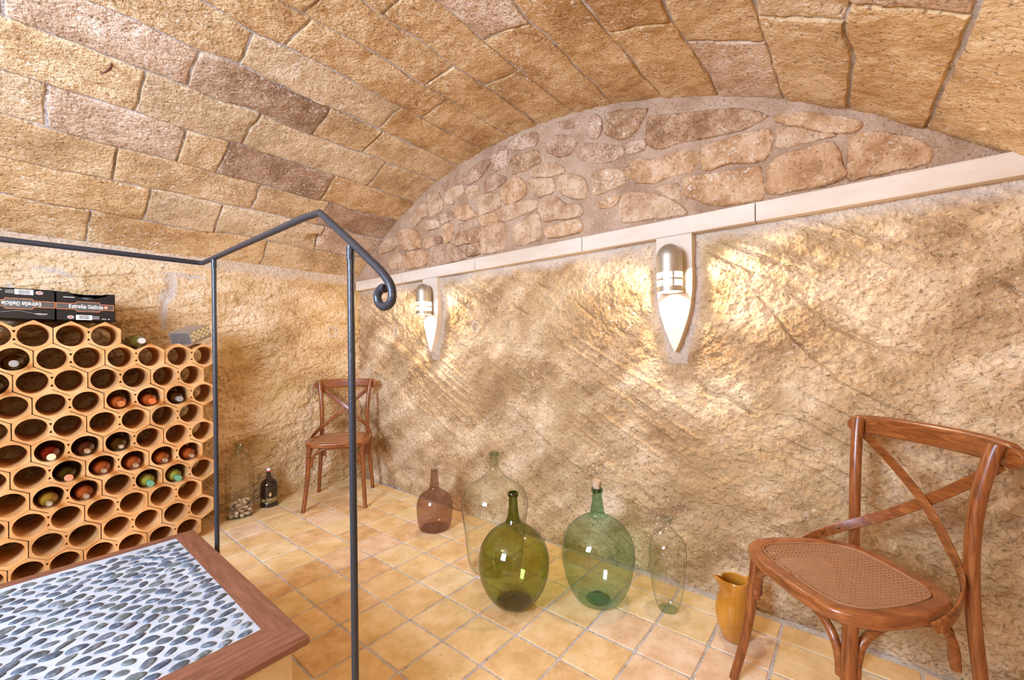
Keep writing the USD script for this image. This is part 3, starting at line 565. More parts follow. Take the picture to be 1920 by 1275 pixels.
# bottles: built lying along -y with the neck at -y, base at the origin
def lay(m): return xform(m, rotm([1, 0, 0], 90))                # z -> -y
def cap_thin(prof): return lathe(prof, 24)
def wine_bottle(label, loc, gl, wine, top, topmat, foil=None, drop=0.0, group='bottles lying in the wine rack'):
    t = thing('wine_bottle', label, 'bottle', loc, 0, group)
    prof = [(.012, .012), (.030, .002), (.0365, .004), (.0375, .012), (.0375, .185), (.035, .205), (.026, .228), (.0165, .245), (.0142, .262), (.0142, .288), (.0158, .289), (.0158, .296), (.0145, .297), (.0105, .297), (.0105, .27)]
    T = lambda m: xform(lay(m), rotm([1, 0, 0], drop))
    obj('glass', T(lathe(prof, 28, cap1=False)), gl, t, smooth=40)
    if wine is not None:
        obj('wine', T(lathe([(.012, .016), (.034, .008), (.0358, .015), (.0358, .183), (.0333, .204), (.0243, .227), (.0148, .244), (.0125, .258)], 24)), wine, t, smooth=40)
    if top == 'cork':
        obj('cork', T(lathe([(.0122, .252), (.0122, .285), (.0100, .287), (.0100, .2985)], 16)), CORK, t, smooth=40)
        obj('cork_seal', T(cat(*[lathe([(a, .2984), (a, .2990), (b, .2990), (b, .2984)], 16, cap0=False, cap1=False) for a, b in ((.0078, .0064),)])), SCREW, t)
    elif top == 'foil':
        obj('foil', T(lathe([(.0150, .225 + .012), (.0150, .2885), (.0166, .2892), (.0166, .2965), (.0150, .2985)], 20)), topmat, t, smooth=40)
    elif top == 'cap':
        obj('cork', T(lathe([(.0138, .28), (.0138, .299)], 16)), CORK, t, smooth=40)
        obj('stopper_cap', T(lathe([(.0155, .299), (.0165, .301), (.0165, .312), (.0150, .314)], 20)), topmat, t, smooth=40)
    return t
def liquid(name, c): return plain(name, c, .12, 0.0, transmission_weight=.35, ior=1.34)
W_ROSE = liquid('wine_rose', (.62, .17, .045)); W_RED = liquid('wine_red', (.30, .018, .010)); W_DARK = liquid('wine_dark', (.13, .035, .018)); W_AMBER = liquid('wine_amber', (.68, .36, .09)); W_WHITE = liquid('wine_white', (.70, .58, .20)); W_OLIVE = liquid('wine_olive', (.22, .17, .055))
W_BROWN = liquid('wine_brown', (.30, .13, .05))
F_OR = plain('foil_orange', (.85, .17, .045), .3, .2); F_COP = plain('foil_copper', (.80, .30, .10), .25, .6); F_GRN = plain('foil_green', (.16, .38, .22), .4, .1); F_GRY = plain('foil_grey', (.36, .34, .32), .35, .4); F_CRM = plain('cap_cream', (.74, .62, .36), .5)
F_SAL = plain('cap_salmon', (.75, .27, .14), .5); F_SIL = plain('foil_silver', (.80, .78, .76), .25, .5)
BOT = [(1, 6, G_DARKGREEN, W_DARK, 'foil', F_GRY, 'dark wine bottle with grey capsule, in the second rack row at the left edge'),
       (2, 6, G_DARKGREEN, W_DARK, 'foil', F_GRY, 'dark bottle half cut off by the left edge, third rack row'),
       (3, 3, G_BOTTLE, W_ROSE, 'foil', F_COP, 'amber wine bottle with shiny copper foil, fourth rack row'),
       (3, 2, G_BOTTLE, W_ROSE, 'foil', F_OR, 'amber wine bottle with bright orange capsule, fourth rack row'),
       (3, 1, G_DARKGREEN, W_BROWN, 'foil', F_GRY, 'brown wine bottle with clear grey capsule, fourth rack row'),
       (5, 5, G_BOTTLE, W_RED, 'cap', F_CRM, 'red wine bottle with broad cream stopper, sixth rack row'),
       (5, 4, G_BOTTLE, W_DARK, 'cork', None, 'dark red wine bottle with bare cork, sixth rack row'),
       (5, 3, G_DARKGREEN, W_BROWN, 'cork', None, 'olive brown wine bottle with bare cork, sixth rack row'),
       (6, 4, G_DARKGREEN, W_OLIVE, 'cap', F_SAL, 'dark olive wine bottle with salmon topped stopper, seventh rack row'),
       (6, 3, G_BOTTLE, W_ROSE, 'cork', None, 'rose wine bottle with cork, next to the salmon stoppered one'),
       (6, 2, G_BOTTLE, W_ROSE, 'cork', None, 'rose wine bottle with cork, third from the right in the seventh rack row'),
       (6, 1, G_BOTTLE, W_ROSE, 'cork', None, 'rose wine bottle with cork, second from the right in the seventh rack row'),
       (6, 0, G_BOTTLE, W_ROSE, 'cork', None, 'rose wine bottle with cork, at the right end of the seventh rack row'),
       (7, 5, G_PALE, W_AMBER, 'cork', None, 'pale amber wine bottle with cork, left in the eighth rack row'),
       (7, 4, G_BOTTLE, W_ROSE, 'cork', None, 'deep rose wine bottle with cork, beside the pale amber one'),
       (7, 2, G_PALE, W_WHITE, 'foil', F_GRN, 'white wine bottle with green capsule, left of the two in the eighth rack row'),
       (7, 1, G_PALE, W_WHITE, 'foil', F_GRN, 'white wine bottle with green capsule, right of the two in the eighth rack row')]
for k, i, gl, wn_, top, tm, lab in BOT:
    x, z = cell(k, i)
    wine_bottle(lab, (x + rng.uniform(-.002, .002), RKY + .245, z - .0165), gl, wn_, top, tm, drop=0.6)
# the one lying in the open notch on top of the rack
x, z = cell(0, 2)
wine_bottle('pale bottle with silver capsule lying on top of the rack', (x + .014, RKY + .245, z - .026), G_PALE, W_OLIVE, 'foil', F_SIL, drop=0.0, group=None)

# ------------------------------------------------------------------ beer cartons on the rack
CZ = RKZ + RKP * .33 + RKP * .34 + .0012
def flat(poly, y=0.0, th=.0006):                                # a printed shape on the front (x, z) -> thin plate facing -y
    m = extr(poly, th); m.vertices = np.c_[m.vertices[:, 0], y - m.vertices[:, 2], m.vertices[:, 1]]; m.fix_normals(); return m
def txt(s, h, x, z, y, bold=True):
    m = text_mesh(s, h, .0006, bold); m.vertices = np.c_[m.vertices[:, 0] + x, y - m.vertices[:, 2], m.vertices[:, 1] + z]; m.fix_normals(); return m
def print_front(t, W, Hc, flip, notch):
    Y = -.0004
    F = (lambda m: m) if not flip else (lambda m: xform(m, np.diag([-1., 1., -1.]), (W, 0, Hc)))
    zc = Hc * .50; up = .026; lo = .016; xa, xb = W * .34, W * .72
    outer = Polygon([(0, zc - lo), (xa - .006, zc - lo), (xa, zc - up), (xb, zc - up), (xb + .006, zc - lo), (W - .004, zc - lo), (W - .004, zc + lo), (xb + .006, zc + lo), (xb, zc + up), (xa, zc + up), (xa - .006, zc + lo), (0, zc + lo)])
    inner = outer.buffer(-.0022, join_style=2)
    obj('name_band', F(flat(inner, Y)), CARDGOLD, t, label='dark grey printed band')
    obj('band_outline', F(flat(outer.difference(inner), Y)), ORANGE, t, label='orange printed outline')
    s = txt('Estrella Galicia', .0185, 0, 0, Y - .0006); wd = s.bounds[1][0] - s.bounds[0][0]
    s.vertices[:, 0] = (s.vertices[:, 0] - s.bounds[0][0]) * (.124 / wd) + W * .210; s.vertices[:, 2] += zc - .0085
    obj('lettering', F(s), WHITEPR, t, label='white lettering')
    st = Point(W * .835, zc).buffer(.0085); hx = Polygon([(W*.835 + (.006 if q % 2 == 0 else .0026) * math.sin(q * PI / 5), zc + (.006 if q % 2 == 0 else .0026) * math.cos(q * PI / 5)) for q in range(10)])
    obj('star_badge', F(flat(st.difference(hx), Y - .0006)), REDPR, t); obj('star', F(flat(hx, Y - .0006)), WHITEPR, t)
    b0 = W * .33
    obj('barcode_panel', F(flat(sbox(b0, .006, b0 + .056, .027).buffer(.002), Y)), WHITEPR, t)
    xs_ = b0 + .010; bars = []
    rb = random.Random(3)
    while xs_ < b0 + .046:
        w = rb.choice([.0008, .0012, .0018]); bars.append(sbox(xs_, .008, xs_ + w, .0265)); xs_ += w + rb.choice([.0009, .0014])
    obj('barcode', F(cat(*[flat(q, Y - .0006) for q in bars])), BARGREY, t)
    obj('roundel', F(flat(affinity.scale(Point(W * .235, .017).buffer(.0125), 1, .72), Y)), GREYPR, t)
    obj('roundel_mark', F(flat(affinity.scale(Point(W * .235, .017).buffer(.007), 1, .6), Y - .0006)), REDPR, t)
    obj('small_print', F(cat(*[flat(sbox(W * .60, .010 + q * .006, W * .72, .0125 + q * .006), Y) for q in range(3)], flat(sbox(W*.76, .009, W*.84, .013), Y), flat(sbox(W*.87, .008, W*.905, .013), Y), flat(sbox(W * .12, Hc * .80, W * .30, Hc * .835), Y))), GREYPR, t)
def carton(x0, x1, hc, lab, flip, notch):
    W = x1 - x0; D = .25
    t = thing('beer_carton', lab, 'box', (x0, RKY - .004, CZ))
    fr = sbox(0, 0, W, hc); tp = sbox(0, 0, W, D)
    if notch:
        fr = fr.difference(Polygon([(W*.22, hc + .01), (W*.24, hc - .010), (W*.45, hc - .032), (W*.55, hc - .036), (W*.62, hc - .030), (W*.84, hc - .014), (W*.86, hc + .01)]))
        tp = tp.difference(Polygon([(W*.20, -.01), (W*.24, .06), (W*.5, .10), (W*.8, .06), (W*.86, -.01)]))
    th = .0022
    front = xform(flat(fr, 0, th), None, (0, th, 0))
    topm = extr(tp, th); topm.vertices += [0, 0, hc - th]
    obj('card_body', cat(front, topm, bx(0, 0, 0, W, D, th), bx(0, 0, 0, th, D, hc), bx(W - th, 0, 0, W, D, hc), bx(0, D - th, 0, W, D, hc)), BLACKCARD, t)
    print_front(t, W, hc, flip, notch)
    if flip:                                                    # perforated tear line below the band
        ln = LineString([(-.0 + W*.02, hc*.16), (W*.42, hc*.27), (W*.5, hc*.27), (W*.83, hc*.12)]); sg = []
        for q in np.arange(0, ln.length, .006):
            a, b = ln.interpolate(q), ln.interpolate(min(q + .004, ln.length)); sg.append(flat(LineString([a, b]).buffer(.0007), -.0004))
        obj('tear_line', cat(*sg), GREYPR, t)
    return t
c1 = on(103.5, 600, 1, RKY); c2 = on(104.8, 600, 1, RKY); c3 = on(215.5, 600, 1, RKY)
carton(c1[0] - .222, c1[0], .147, 'black beer carton printed upside down, on top of the rack at the left', True, False)
carton(c2[0], c3[0], .145, 'black beer carton with torn open top edge, right of the other', False, True)
can = thing('beer_can', 'dark beer can showing through the torn carton opening', 'can', (c2[0] + .115, RKY + .045, CZ + .0024))
obj('can_body', lathe([(.024, 0), (.033, .004), (.033, .108), (.027, .118), (.026, .1205)], 24), CANTOP, can, smooth=40)
obj('can_lid', lathe([(.0262, .1195), (.0272, .122), (.0250, .122), (.0240, .119)], 24), CANTOP, can, smooth=40)

# ------------------------------------------------------------------ inlaid box on the rack (pose surveyed from its corners)
from scipy.spatial.transform import Rotation as Ro
BXR = Ro.from_rotvec([.308, -.164, -.901]).as_matrix(); BL_, BD_, BH_ = .128, .166, .078
gb = thing('inlaid_box', 'small wooden box with checkered inlay, tipped on the right end of the rack', 'box', (.748, 3.202, 1.243 + .004))
bw = lambda m: xform(m, BXR)
obj('body', bw(bx(-BL_/2, -BD_/2, -BH_/2, BL_/2, BD_/2, BH_/2)), BOXW, gb)
ck = []; cp = []
nr, nc = 4, 8; cw, chh = (BD_ - .012) / nc, (BH_ - .022) / nr
for a in range(nc):
    for b in range(nr):
        q = bx(BL_/2, -BD_/2 + .006 + a * cw, -BH_/2 + .018 + b * chh, BL_/2 + .0014, -BD_/2 + .006 + (a + 1) * cw, -BH_/2 + .018 + (b + 1) * chh)
        (ck if (a + b) % 2 else cp).append(q)
for q in cp: obj('inlay_square', bw(q), CHECK_A, gb)
for q in ck: obj('inlay_square', bw(q), CHECK_B, gb, label='grey inlay square')
wv_ = []
for a in range(16):
    for b in range(9):
        wv_.append(bx(-BL_/2 + .004 + a * .0075, -BD_/2 - .0016 + (.0006 if (a + b) % 2 else 0), -BH_/2 + .005 + b * .0078, -BL_/2 + .010 + a * .0075, -BD_/2, -BH_/2 + .0115 + b * .0078))
obj('woven_end', bw(cat(*wv_)), WEAVE, gb, label='dark woven end panel')

# ------------------------------------------------------------------ bentwood chairs
def chair(label, loc, rotz):
    t = thing('dining_chair', label, 'chair', loc, rotz)
    for s in (-1, 1):
        obj('front_leg', sweep(spline([(s*.180, .150, .462), (s*.184, .160, .36), (s*.190, .175, .22), (s*.199, .198, .10), (s*.2085, .222, 0)], 22), circ(.0165, 14), np.linspace(1.05, .84, 22)), CHAIR_Z, t, smooth=50)
    for s in (-1, 1):
        obj('back_post', sweep(spline([(s*.2075, -.218, 0), (s*.197, -.206, .14), (s*.184, -.197, .30), (s*.174, -.193, .46), (s*.172, -.195, .60), (s*.177, -.204, .72), (s*.188, -.220, .82), (s*.197, -.235, .885)], 40), circ(.0165, 14), np.linspace(.86, 1.05, 40)), CHAIR_Z, t, smooth=50)
    xs_ = np.linspace(-.246, .246, 34); yy = -.294 + .052 * (xs_ / .246) ** 2; zz = .866 - .010 * (xs_ / .246) ** 4
    sc = np.ones(34); e = np.abs(xs_) / .246; sc = np.where(e > .86, np.sqrt(np.clip(1 - ((e - .86) / .145) ** 2, .05, 1)), 1)
    m = sweep(np.c_[xs_, yy, zz], rrect(.024, .068, .0115, 5), sc, up=np.array([0, 0, 1.])); obj('top_rail', m, CHAIR_X, t, smooth=50)
    for s in (-1, 1):
        off = .004 * s
        pth_ = spline([(s*.192, -.252, .832), (s*.11, -.266 + off, .762), (0, -.258 + off, .668), (-s*.10, -.218 + off, .584), (-s*.168, -.172, .530), (-s*.209, -.112, .488), (-s*.223, -.058, .458), (-s*.219, -.030, .444)], 44)
        upv = np.tile(np.array([0, 0, 1.]), (44, 1))
        T_ = np.gradient(pth_, axis=0); T_ /= np.linalg.norm(T_, axis=1, keepdims=True)
        nrm = np.array([np.cross(np.cross(tt, [0, 1., .25]), tt) for tt in T_])   # broad face looks forward, then outward at the seat
        nx = spline([(0, 1, 0), (0, 1, 0), (0, 1, 0), (s*.15, 1, .05), (s*.55, .83, .1), (s*.92, .38, .1), (s, -.05, 0), (s, -.2, 0)], 44)
        upv = np.cross(nx, T_); upv /= np.linalg.norm(upv, axis=1, keepdims=True)
        st = obj('back_strap', sweep(pth_, rrect(.0065, .031, .002, 2), up=upv), CHAIR_X, t, smooth=45)
        for q in ((22,) if s > 0 else ()) + (27,):
            p = pth_[q] + nx[q] / np.linalg.norm(nx[q]) * .0032
            obj('screw', xform(lathe([(.0048, -.002), (.0048, .0006), (.003, .0016)], 12), trimesh.geometry.align_vectors([0, 0, 1], nx[q] / np.linalg.norm(nx[q]))[:3, :3], p), SCREW, st, smooth=40)
    half = [(0, .216), (.10, .212), (.178, .184), (.217, .115), (.219, .03), (.204, -.06), (.178, -.135), (.12, -.178), (.05, -.188)]
    cp_ = np.array(half + [(-x, y) for x, y in half[:0:-1]])
    out = spline(np.c_[cp_, np.zeros(len(cp_))], 90, closed=True)[:, :2]
    pol = Polygon(out); cl = np.array(pol.buffer(-.021).exterior.coords)[:-1]
    L_ = LineString(np.vstack([cl, cl[:1]])); cl = np.array([L_.interpolate(q, normalized=True).coords[0] for q in np.linspace(0, 1, 96, endpoint=False)])
    obj('seat_frame', sweep(np.c_[cl, np.full(96, .458)], rrect(.042, .036, .010, 4), up=np.array([0, 0, 1.]), closed=True), SEATW, t, smooth=50)
    inn = pol.buffer(-.040); strips = []
    def strip(p, q, w, z):
        for g in [inn.intersection(LineString([p, q]))]:
            for ls in getattr(g, 'geoms', [g]):
                if ls.is_empty or ls.length < .006: continue
                (x0, y0), (x1, y1) = ls.coords[0], ls.coords[-1]; dx, dy = x1 - x0, y1 - y0; l = math.hypot(dx, dy); nx_, ny_ = -dy / l * w / 2, dx / l * w / 2
                zz_ = lambda x, y: z - .006 * max(0, 1 - (x / .17) ** 2 - ((y - .02) / .17) ** 2)
                k = 5; P_ = []
                for u in np.linspace(0, 1, k):
                    x, y = x0 + dx * u, y0 + dy * u; h = zz_(x, y); P_.append([(x + nx_, y + ny_, h), (x - nx_, y - ny_, h), (x - nx_, y - ny_, h - .0012), (x + nx_, y + ny_, h - .0012)])
                strips.append(grid_mesh(np.array(P_), closed_v=True))
    sp = .0128
    for k in range(-20, 21):
        q = k * sp
        for o in (-.0014, .0014):
            strip((q + o, -.25), (q + o, .25), .0013, .4705); strip((-.25, q + o), (.25, q + o), .0013, .4698)
    for k in range(-42, 43):
        q = (k + .5) * sp
        strip((q - .25, -.25), (q + .25, .25), .0015, .4712); strip((q - .25, .25), (q + .25, -.25), .0015, .4692)
    obj('cane_seat', cat(*strips), CANE, t, label='woven cane seat panel')
    ringp = np.array(pol.buffer(-.043).exterior.coords)[:-1]
    obj('cane_binding', tube(np.c_[ringp, np.full(len(ringp), .4735)][::2], .0022, 6), CANE, t, smooth=60)
    def arch(a, b, zl, inset):                                  # bent hoop under the seat from leg a to leg b
        a, b = np.array(a), np.array(b); dd = (b - a); l = np.linalg.norm(dd); dd /= l
        pts_ = [(*(a + dd * .022), zl), (*(a + dd * .026), zl + .05), (*(a + dd * l * .14), zl + .098), (*(a + dd * l * .30), zl + .128), (*(a + dd * l * .5), zl + .133), (*(b - dd * l * .30), zl + .128), (*(b - dd * l * .14), zl + .098), (*(b - dd * .026), zl + .05), (*(b - dd * .022), zl)]
        return tube(spline(pts_, 40), .0112, 10)
    obj('arch_brace', arch((-.186, .166), (.186, .166), .300, 0), CHAIR_X, t, smooth=60)
    for s in (-1, 1): obj('arch_brace', arch((s*.186, .166), (s*.174, -.164), .300, 0), CHAIR_X, t, smooth=60)
    obj('arch_brace', arch((-.172, -.166), (.172, -.166), .300, 0), CHAIR_X, t, smooth=60)
    return t
# heading: local +y is the way the sitter faces
chair('brown bentwood chair with cane seat and crossed back, nearest at the right', (1.590, .030, 0), math.degrees(2.33) - 90)
chair('brown bentwood chair with crossed back in the far corner behind the handrail post', (1.634, 3.048, 0), math.degrees(-2.252) - 90)

# ------------------------------------------------------------------ glass vessels on the floor
def vessel_axis(cx, yb, rbase):
    p = on(cx, yb, 2, 0.0); v = p[:2] / np.linalg.norm(p[:2]); q = p[:2] + v * rbase; return np.array([q[0], q[1], 0.])
def survey(prof, cx, yb, rbase):
    """(pixel row, half width) pairs -> (radius, height) of a turned shape standing at that spot."""
    q = vessel_axis(cx, yb, rbase); z = q @ _f; lat = q @ _r; ct = math.cos(math.atan2(lat, z)); dist = math.hypot(z, lat)
    hy = CY - (cx - 960) * -ROLL
    out = []
    for y, hw in prof:
        hgt = H - (y - hy) / FPX * z; out.append((hw * z * ct / FPX, hgt))
    return q, out
def smooth_prof(p, n=46):
    p = np.array(p, float); return np.c_[spline(np.c_[p, np.zeros(len(p))], n)[:, :2]]
def vessel(name, label, cx, yb, rbase, prof, gl, lip, neck_gl=None, neck_rows=0, punt=.02, catg='bottle', base_gl=None, base_rows=3):
    q, pr = survey(prof, cx, yb, rbase)
    pr = pr[::-1]                                               # from the floor up
    pr = [(r, max(h, .004)) for r, h in pr]
    pr[0] = (pr[0][0], .0015)
    body = smooth_prof(pr, 54); body[:, 0] = np.maximum(body[:, 0], .004); body[:, 1] = np.maximum.accumulate(body[:, 1])
    t = thing(name, label, catg, q)
    r0 = body[0, 0]; base = [(.003, punt), (r0 * .35, punt * .85), (r0 * .7, punt * .35), (r0 * .92, .0006)]
    cut = len(body) - neck_rows
    obj('glass_base', lathe(np.vstack([base, body[:base_rows + 1]]), 56, cap1=False), base_gl or gl, t, smooth=60)
    obj('glass_body', lathe(body[base_rows:cut], 56, cap0=False, cap1=False), gl, t, smooth=60)
    if neck_rows: obj('neck', lathe(body[cut - 1:], 32, cap0=False, cap1=False), neck_gl or gl, t, smooth=60)
    rt, ht = body[-1]
    lp = [(rt * a, ht + b) for a, b in lip]
    obj('lip', lathe(lp, 32, cap0=False, cap1=False), neck_gl or gl, t, smooth=60)
    return t, q, ht, rt
COLLAR = [(1.0, -.016), (1.22, -.015), (1.28, -.008), (1.24, 0), (1.02, .002), (.82, 0), (.80, -.02)]
FLARE = [(1.0, -.004), (1.25, 0), (1.75, .006), (1.8, .0085), (1.5, .010), (.9, .004)]
vessel('glass_jug', 'small smoky mauve glass bottle at the foot of the rock wall', 815.5, 998, .062, [(881, 6.4), (893, 7.2), (906, 8.4), (914, 9.6), (919, 15), (924, 23), (931, 29.5), (941, 33.3), (952, 34), (975, 32), (988, 28.5), (995, 22), (999, 17)], G_SMOKE, [(1.0, -.003), (1.12, 0), (1.1, .003), (.85, .002)])
vessel('demijohn', 'large clear glass demijohn standing behind the olive green one', 929, 1078, .085, [(848, 8), (859, 8.2), (871, 8.2), (880, 10.5), (891, 20), (900, 31), (909, 44), (920, 56.5), (939, 62.5), (954, 62), (970, 59.5), (1000, 56), (1030, 53), (1052, 49), (1066, 43), (1076, 31)], G_CLEAR, COLLAR, G_NECKCLEAR, 8, punt=.03)
vessel('demijohn', 'round olive green glass demijohn without stopper, in front', 964.5, 1144, .055, [(923, 8.2), (935, 8.2), (954, 9.2), (967, 11), (975, 13.5), (981, 18), (990, 32), (1004, 49), (1025, 61.5), (1049, 66.5), (1073, 64.5), (1097, 56.5), (1118, 43), (1131, 29), (1138, 18)], G_OLIVE, COLLAR, G_NECKOLIVE, 17, punt=.03, base_gl=G_BASEOLIVE, base_rows=5)
t, q, ht, rt = vessel('demijohn', 'round blue green glass demijohn stopped with a cork', 1122, 1137.5, .06, [(915, 9), (926, 8.8), (945, 11), (960, 13.5), (966, 17.5), (972, 32), (986, 50), (1010, 65), (1040, 68.5), (1067, 64.5), (1094, 56.5), (1118, 42), (1130, 29), (1136, 20)], G_GREEN, COLLAR, G_NECKGREEN, 17, punt=.035, base_gl=G_BASEGREEN, base_rows=2)
obj('cork', lathe([(rt * .74, ht - .02), (rt * .78, ht + .004), (rt * 1.0, ht + .034), (rt * .97, ht + .037)], 20), CORK, t, smooth=40)
vessel('glass_vase', 'slender clear glass vase bottle beside the orange jug', 1253, 1155, .05, [(974, 6.6), (980, 7), (989, 9.5), (996, 16), (1004, 24), (1017, 33), (1035, 36), (1053, 35), (1085, 32), (1107, 29), (1130, 23), (1146, 18.5), (1152, 18)], G_CLEAR, FLARE, G_NECKCLEAR, 6, catg='vase', punt=.008, base_gl=G_BASECLEAR, base_rows=4)

# cork jar: an oval bottle
qa, qb = on(429, 978.5, 2, 0), on(478, 965, 2, 0); ax_ = (qb - qa)[:2]; jl = np.linalg.norm(ax_); jang = math.degrees(math.atan2(ax_[1], ax_[0]))
nv_ = np.array([-ax_[1], ax_[0]]) / jl; jc = (qa + qb)[:2] / 2 + nv_ * .042
zj = jc @ _f[:2]; sj = zj * math.cos(math.radians(32.6)) / FPX; hj = lambda y: H - (y - (CY + .0115 * 507)) / FPX * zj
jr = 27.8 * sj
jp = [(jr * .55, .004), (jr * .93, .004), (jr, .02), (jr, hj(905)), (jr * .985, hj(880)), (jr * .91, hj(866)), (jr * .72, hj(855)), (jr * .45, hj(848.5)), (jr * .30, hj(846)), (jr * .285, hj(843)), (jr * .285, hj(837.5)), (jr * .36, hj(834.5)), (jr * .355, hj(833.5)), (jr * .27, hj(835))]
jar = thing('glass_jar', 'oval clear glass bottle holding loose wine corks, beside the rack', 'jar', (jc[0], jc[1], 0), jang)
lo = [p for p in jp if p[1] < hj(850)]; hi = [p for p in jp if p[1] >= hj(850)]
def oval(p, fx, fy): return lathe(p, 56, fx, fy, cap0=True, cap1=False)
def jarmesh(p, n=56):
    tt = np.linspace(0, 2*PI, n, endpoint=False); rows = []
    for r, h in p:
        k = min(1, max(0, (r / jr - .3) / .7)); fy = 1 - .40 * k
        rows.append(np.c_[r * np.sign(np.cos(tt)) * np.abs(np.cos(tt)) ** (1 - .12 * k), r * fy * np.sin(tt), np.full(n, h)])
    m = grid_mesh(np.array(rows), closed_v=True, flip=True); v = np.vstack([m.vertices, [[0, 0, p[0][1]]]])
    return trimesh.Trimesh(v, np.vstack([m.faces, [[len(v) - 1, (j + 1) % n, j] for j in range(n)]]), process=False)
obj('glass_body', jarmesh(lo), G_CLEAR, jar, smooth=60)
mk = jarmesh([lo[-1]] + hi); mk.update_faces(np.arange(len(mk.faces)) < len(mk.faces) - 56); obj('neck', mk, G_NECKCLEAR, jar, smooth=60)
obj('glass_base', jarmesh([(jr * .5, .006), (jr * .90, .006), (jr * .965, .012)]), G_BASECLEAR, jar, smooth=60)
rc = np.random.RandomState(11); ck0 = None; cplaced = []
ca, sa = math.cos(math.radians(jang)), math.sin(math.radians(jang))
levels = [(.020, 8), (.043, 8), (.066, 8), (.087, 7), (.106, 4)]
for lv, (zc_, cnt) in enumerate(levels):
    for c in range(cnt):
        for tries in range(200):
            lx, ly = rc.uniform(-jr * .72, jr * .72), rc.uniform(-jr * .6 * .62, jr * .6 * .62)
            if (lx / (jr * .78)) ** 2 + (ly / (jr * .6 * .68)) ** 2 > 1: continue
            if all(np.linalg.norm(np.array([lx, ly, zc_]) - o) > .0255 for o in cplaced): break
        else: continue
        cplaced.append(np.array([lx, ly, zc_]))
        yaw, pit = rc.uniform(0, 180), rc.uniform(-28, 28) if lv else 0
        dark = (lv == 2 and c in (0, 3)) or (lv == 3 and c in (1, 2))
        wx, wy = jc[0] + lx * ca - ly * sa, jc[1] + lx * sa + ly * ca
        if dark:
            d_ = thing('bottle_cap', 'dark foil cap among the corks in the glass jar', 'bottle cap', (wx, wy, zc_), yaw, 'dark caps among the corks')
            obj('cap', xform(lathe([(.013, -.012), (.0125, .012), (.010, .015)], 14), rotm([1, 0, 0], 60 + pit)), WIRE, d_, smooth=40); continue
        ck = thing('wine_cork', 'used wine cork lying in the oval glass jar', 'cork', (wx, wy, zc_), yaw, 'used wine corks in the glass jar')
        obj('cork', xform(lathe([(.0098, -.0205), (.0108, -.0195), (.0108, .0195), (.0098, .0205)], 12), rotm([0, 1, 0], 90 + pit)), CORK, ck, smooth=40)

# dark beer bottle with swing top
bq, bp = survey([(883, 3.8), (894, 4.0), (897, 6.5), (900, 11), (905, 14.3), (912, 15.5), (930, 15.4), (938, 14.2), (941, 15.6), (946, 16), (949, 14.5)], 504.6, 951, .045)
bp = smooth_prof([(r * 1.10, max(h, .002)) for r, h in bp[::-1]], 40); bp[:, 1] = np.maximum.accumulate(bp[:, 1])
bb = thing('beer_bottle', 'squat dark brown swing top beer bottle with gold lettering', 'bottle', bq)
obj('glass_body', lathe(np.vstack([[(.02, .002)], bp]), 40), BROWNGLASS, bb, smooth=50)
ht, rt = bp[-1][1], bp[-1][0]
obj('stopper', lathe([(rt * .8, ht + .002), (rt * .95, ht + .006), (rt * .95, ht + .016), (rt * .6, ht + .021)], 20), WHITECER, bb, smooth=50)
obj('seal_ring', lathe([(rt * .9, ht - .003), (rt * 1.15, ht - .002), (rt * 1.15, ht + .004), (rt * .9, ht + .005)], 20), RUBBER, bb, smooth=50)
for s in (-1, 1): obj('swing_wire', tube(spline([(s * .006, 0, ht + .017), (s * .024, -.004, ht + .008), (s * .026, -.008, ht - .02), (s * .022, -.01, ht - .04), (s * .016, -.004, ht - .03)], 16), .0013, 6), WIRE, bb, smooth=60)
vc = -bq[:2] / np.linalg.norm(bq[:2]); a0 = math.atan2(vc[1], vc[0])
def wrap(m, zoff, turn=0.0):
    z = m.vertices[:, 1] + zoff; r = np.interp(z, bp[:, 1], bp[:, 0]) + .0006 + m.vertices[:, 2]; a = a0 + turn + m.vertices[:, 0] / .058
    m.vertices = np.c_[r * np.cos(a), r * np.sin(a), z]; return m
def centred(m): m.vertices[:, 0] -= m.bounds.mean(0)[0]; return m
zt = H - (936.5 - 655) / FPX * (bq @ _f)
tm = centred(text_mesh('SA CERVESA', .024, .0008, True)); tm.vertices[:, 0] *= .115 / (tm.bounds[1][0] - tm.bounds[0][0]); tm = tm.subdivide()
obj('lettering', wrap(tm, zt, .12), GOLDPR, bb, label='gold lettering round the bottle')
ln_ = extr(sbox(-.04, 0, .045, .002), .0008).subdivide().subdivide().subdivide(); obj('underline', wrap(ln_, zt - .009, .12), GOLDPR, bb)
em = cat(extr(Polygon([(-.008, .012), (-.004, .016), (0, .013), (.004, .016), (.008, .012), (.0075, 0), (0, -.012), (-.0075, 0)]), .0008), extr(sbox(-.003, .016, .003, .021), .0008)); obj('emblem', wrap(em, zt + .047, .14), GOLDPR, bb)

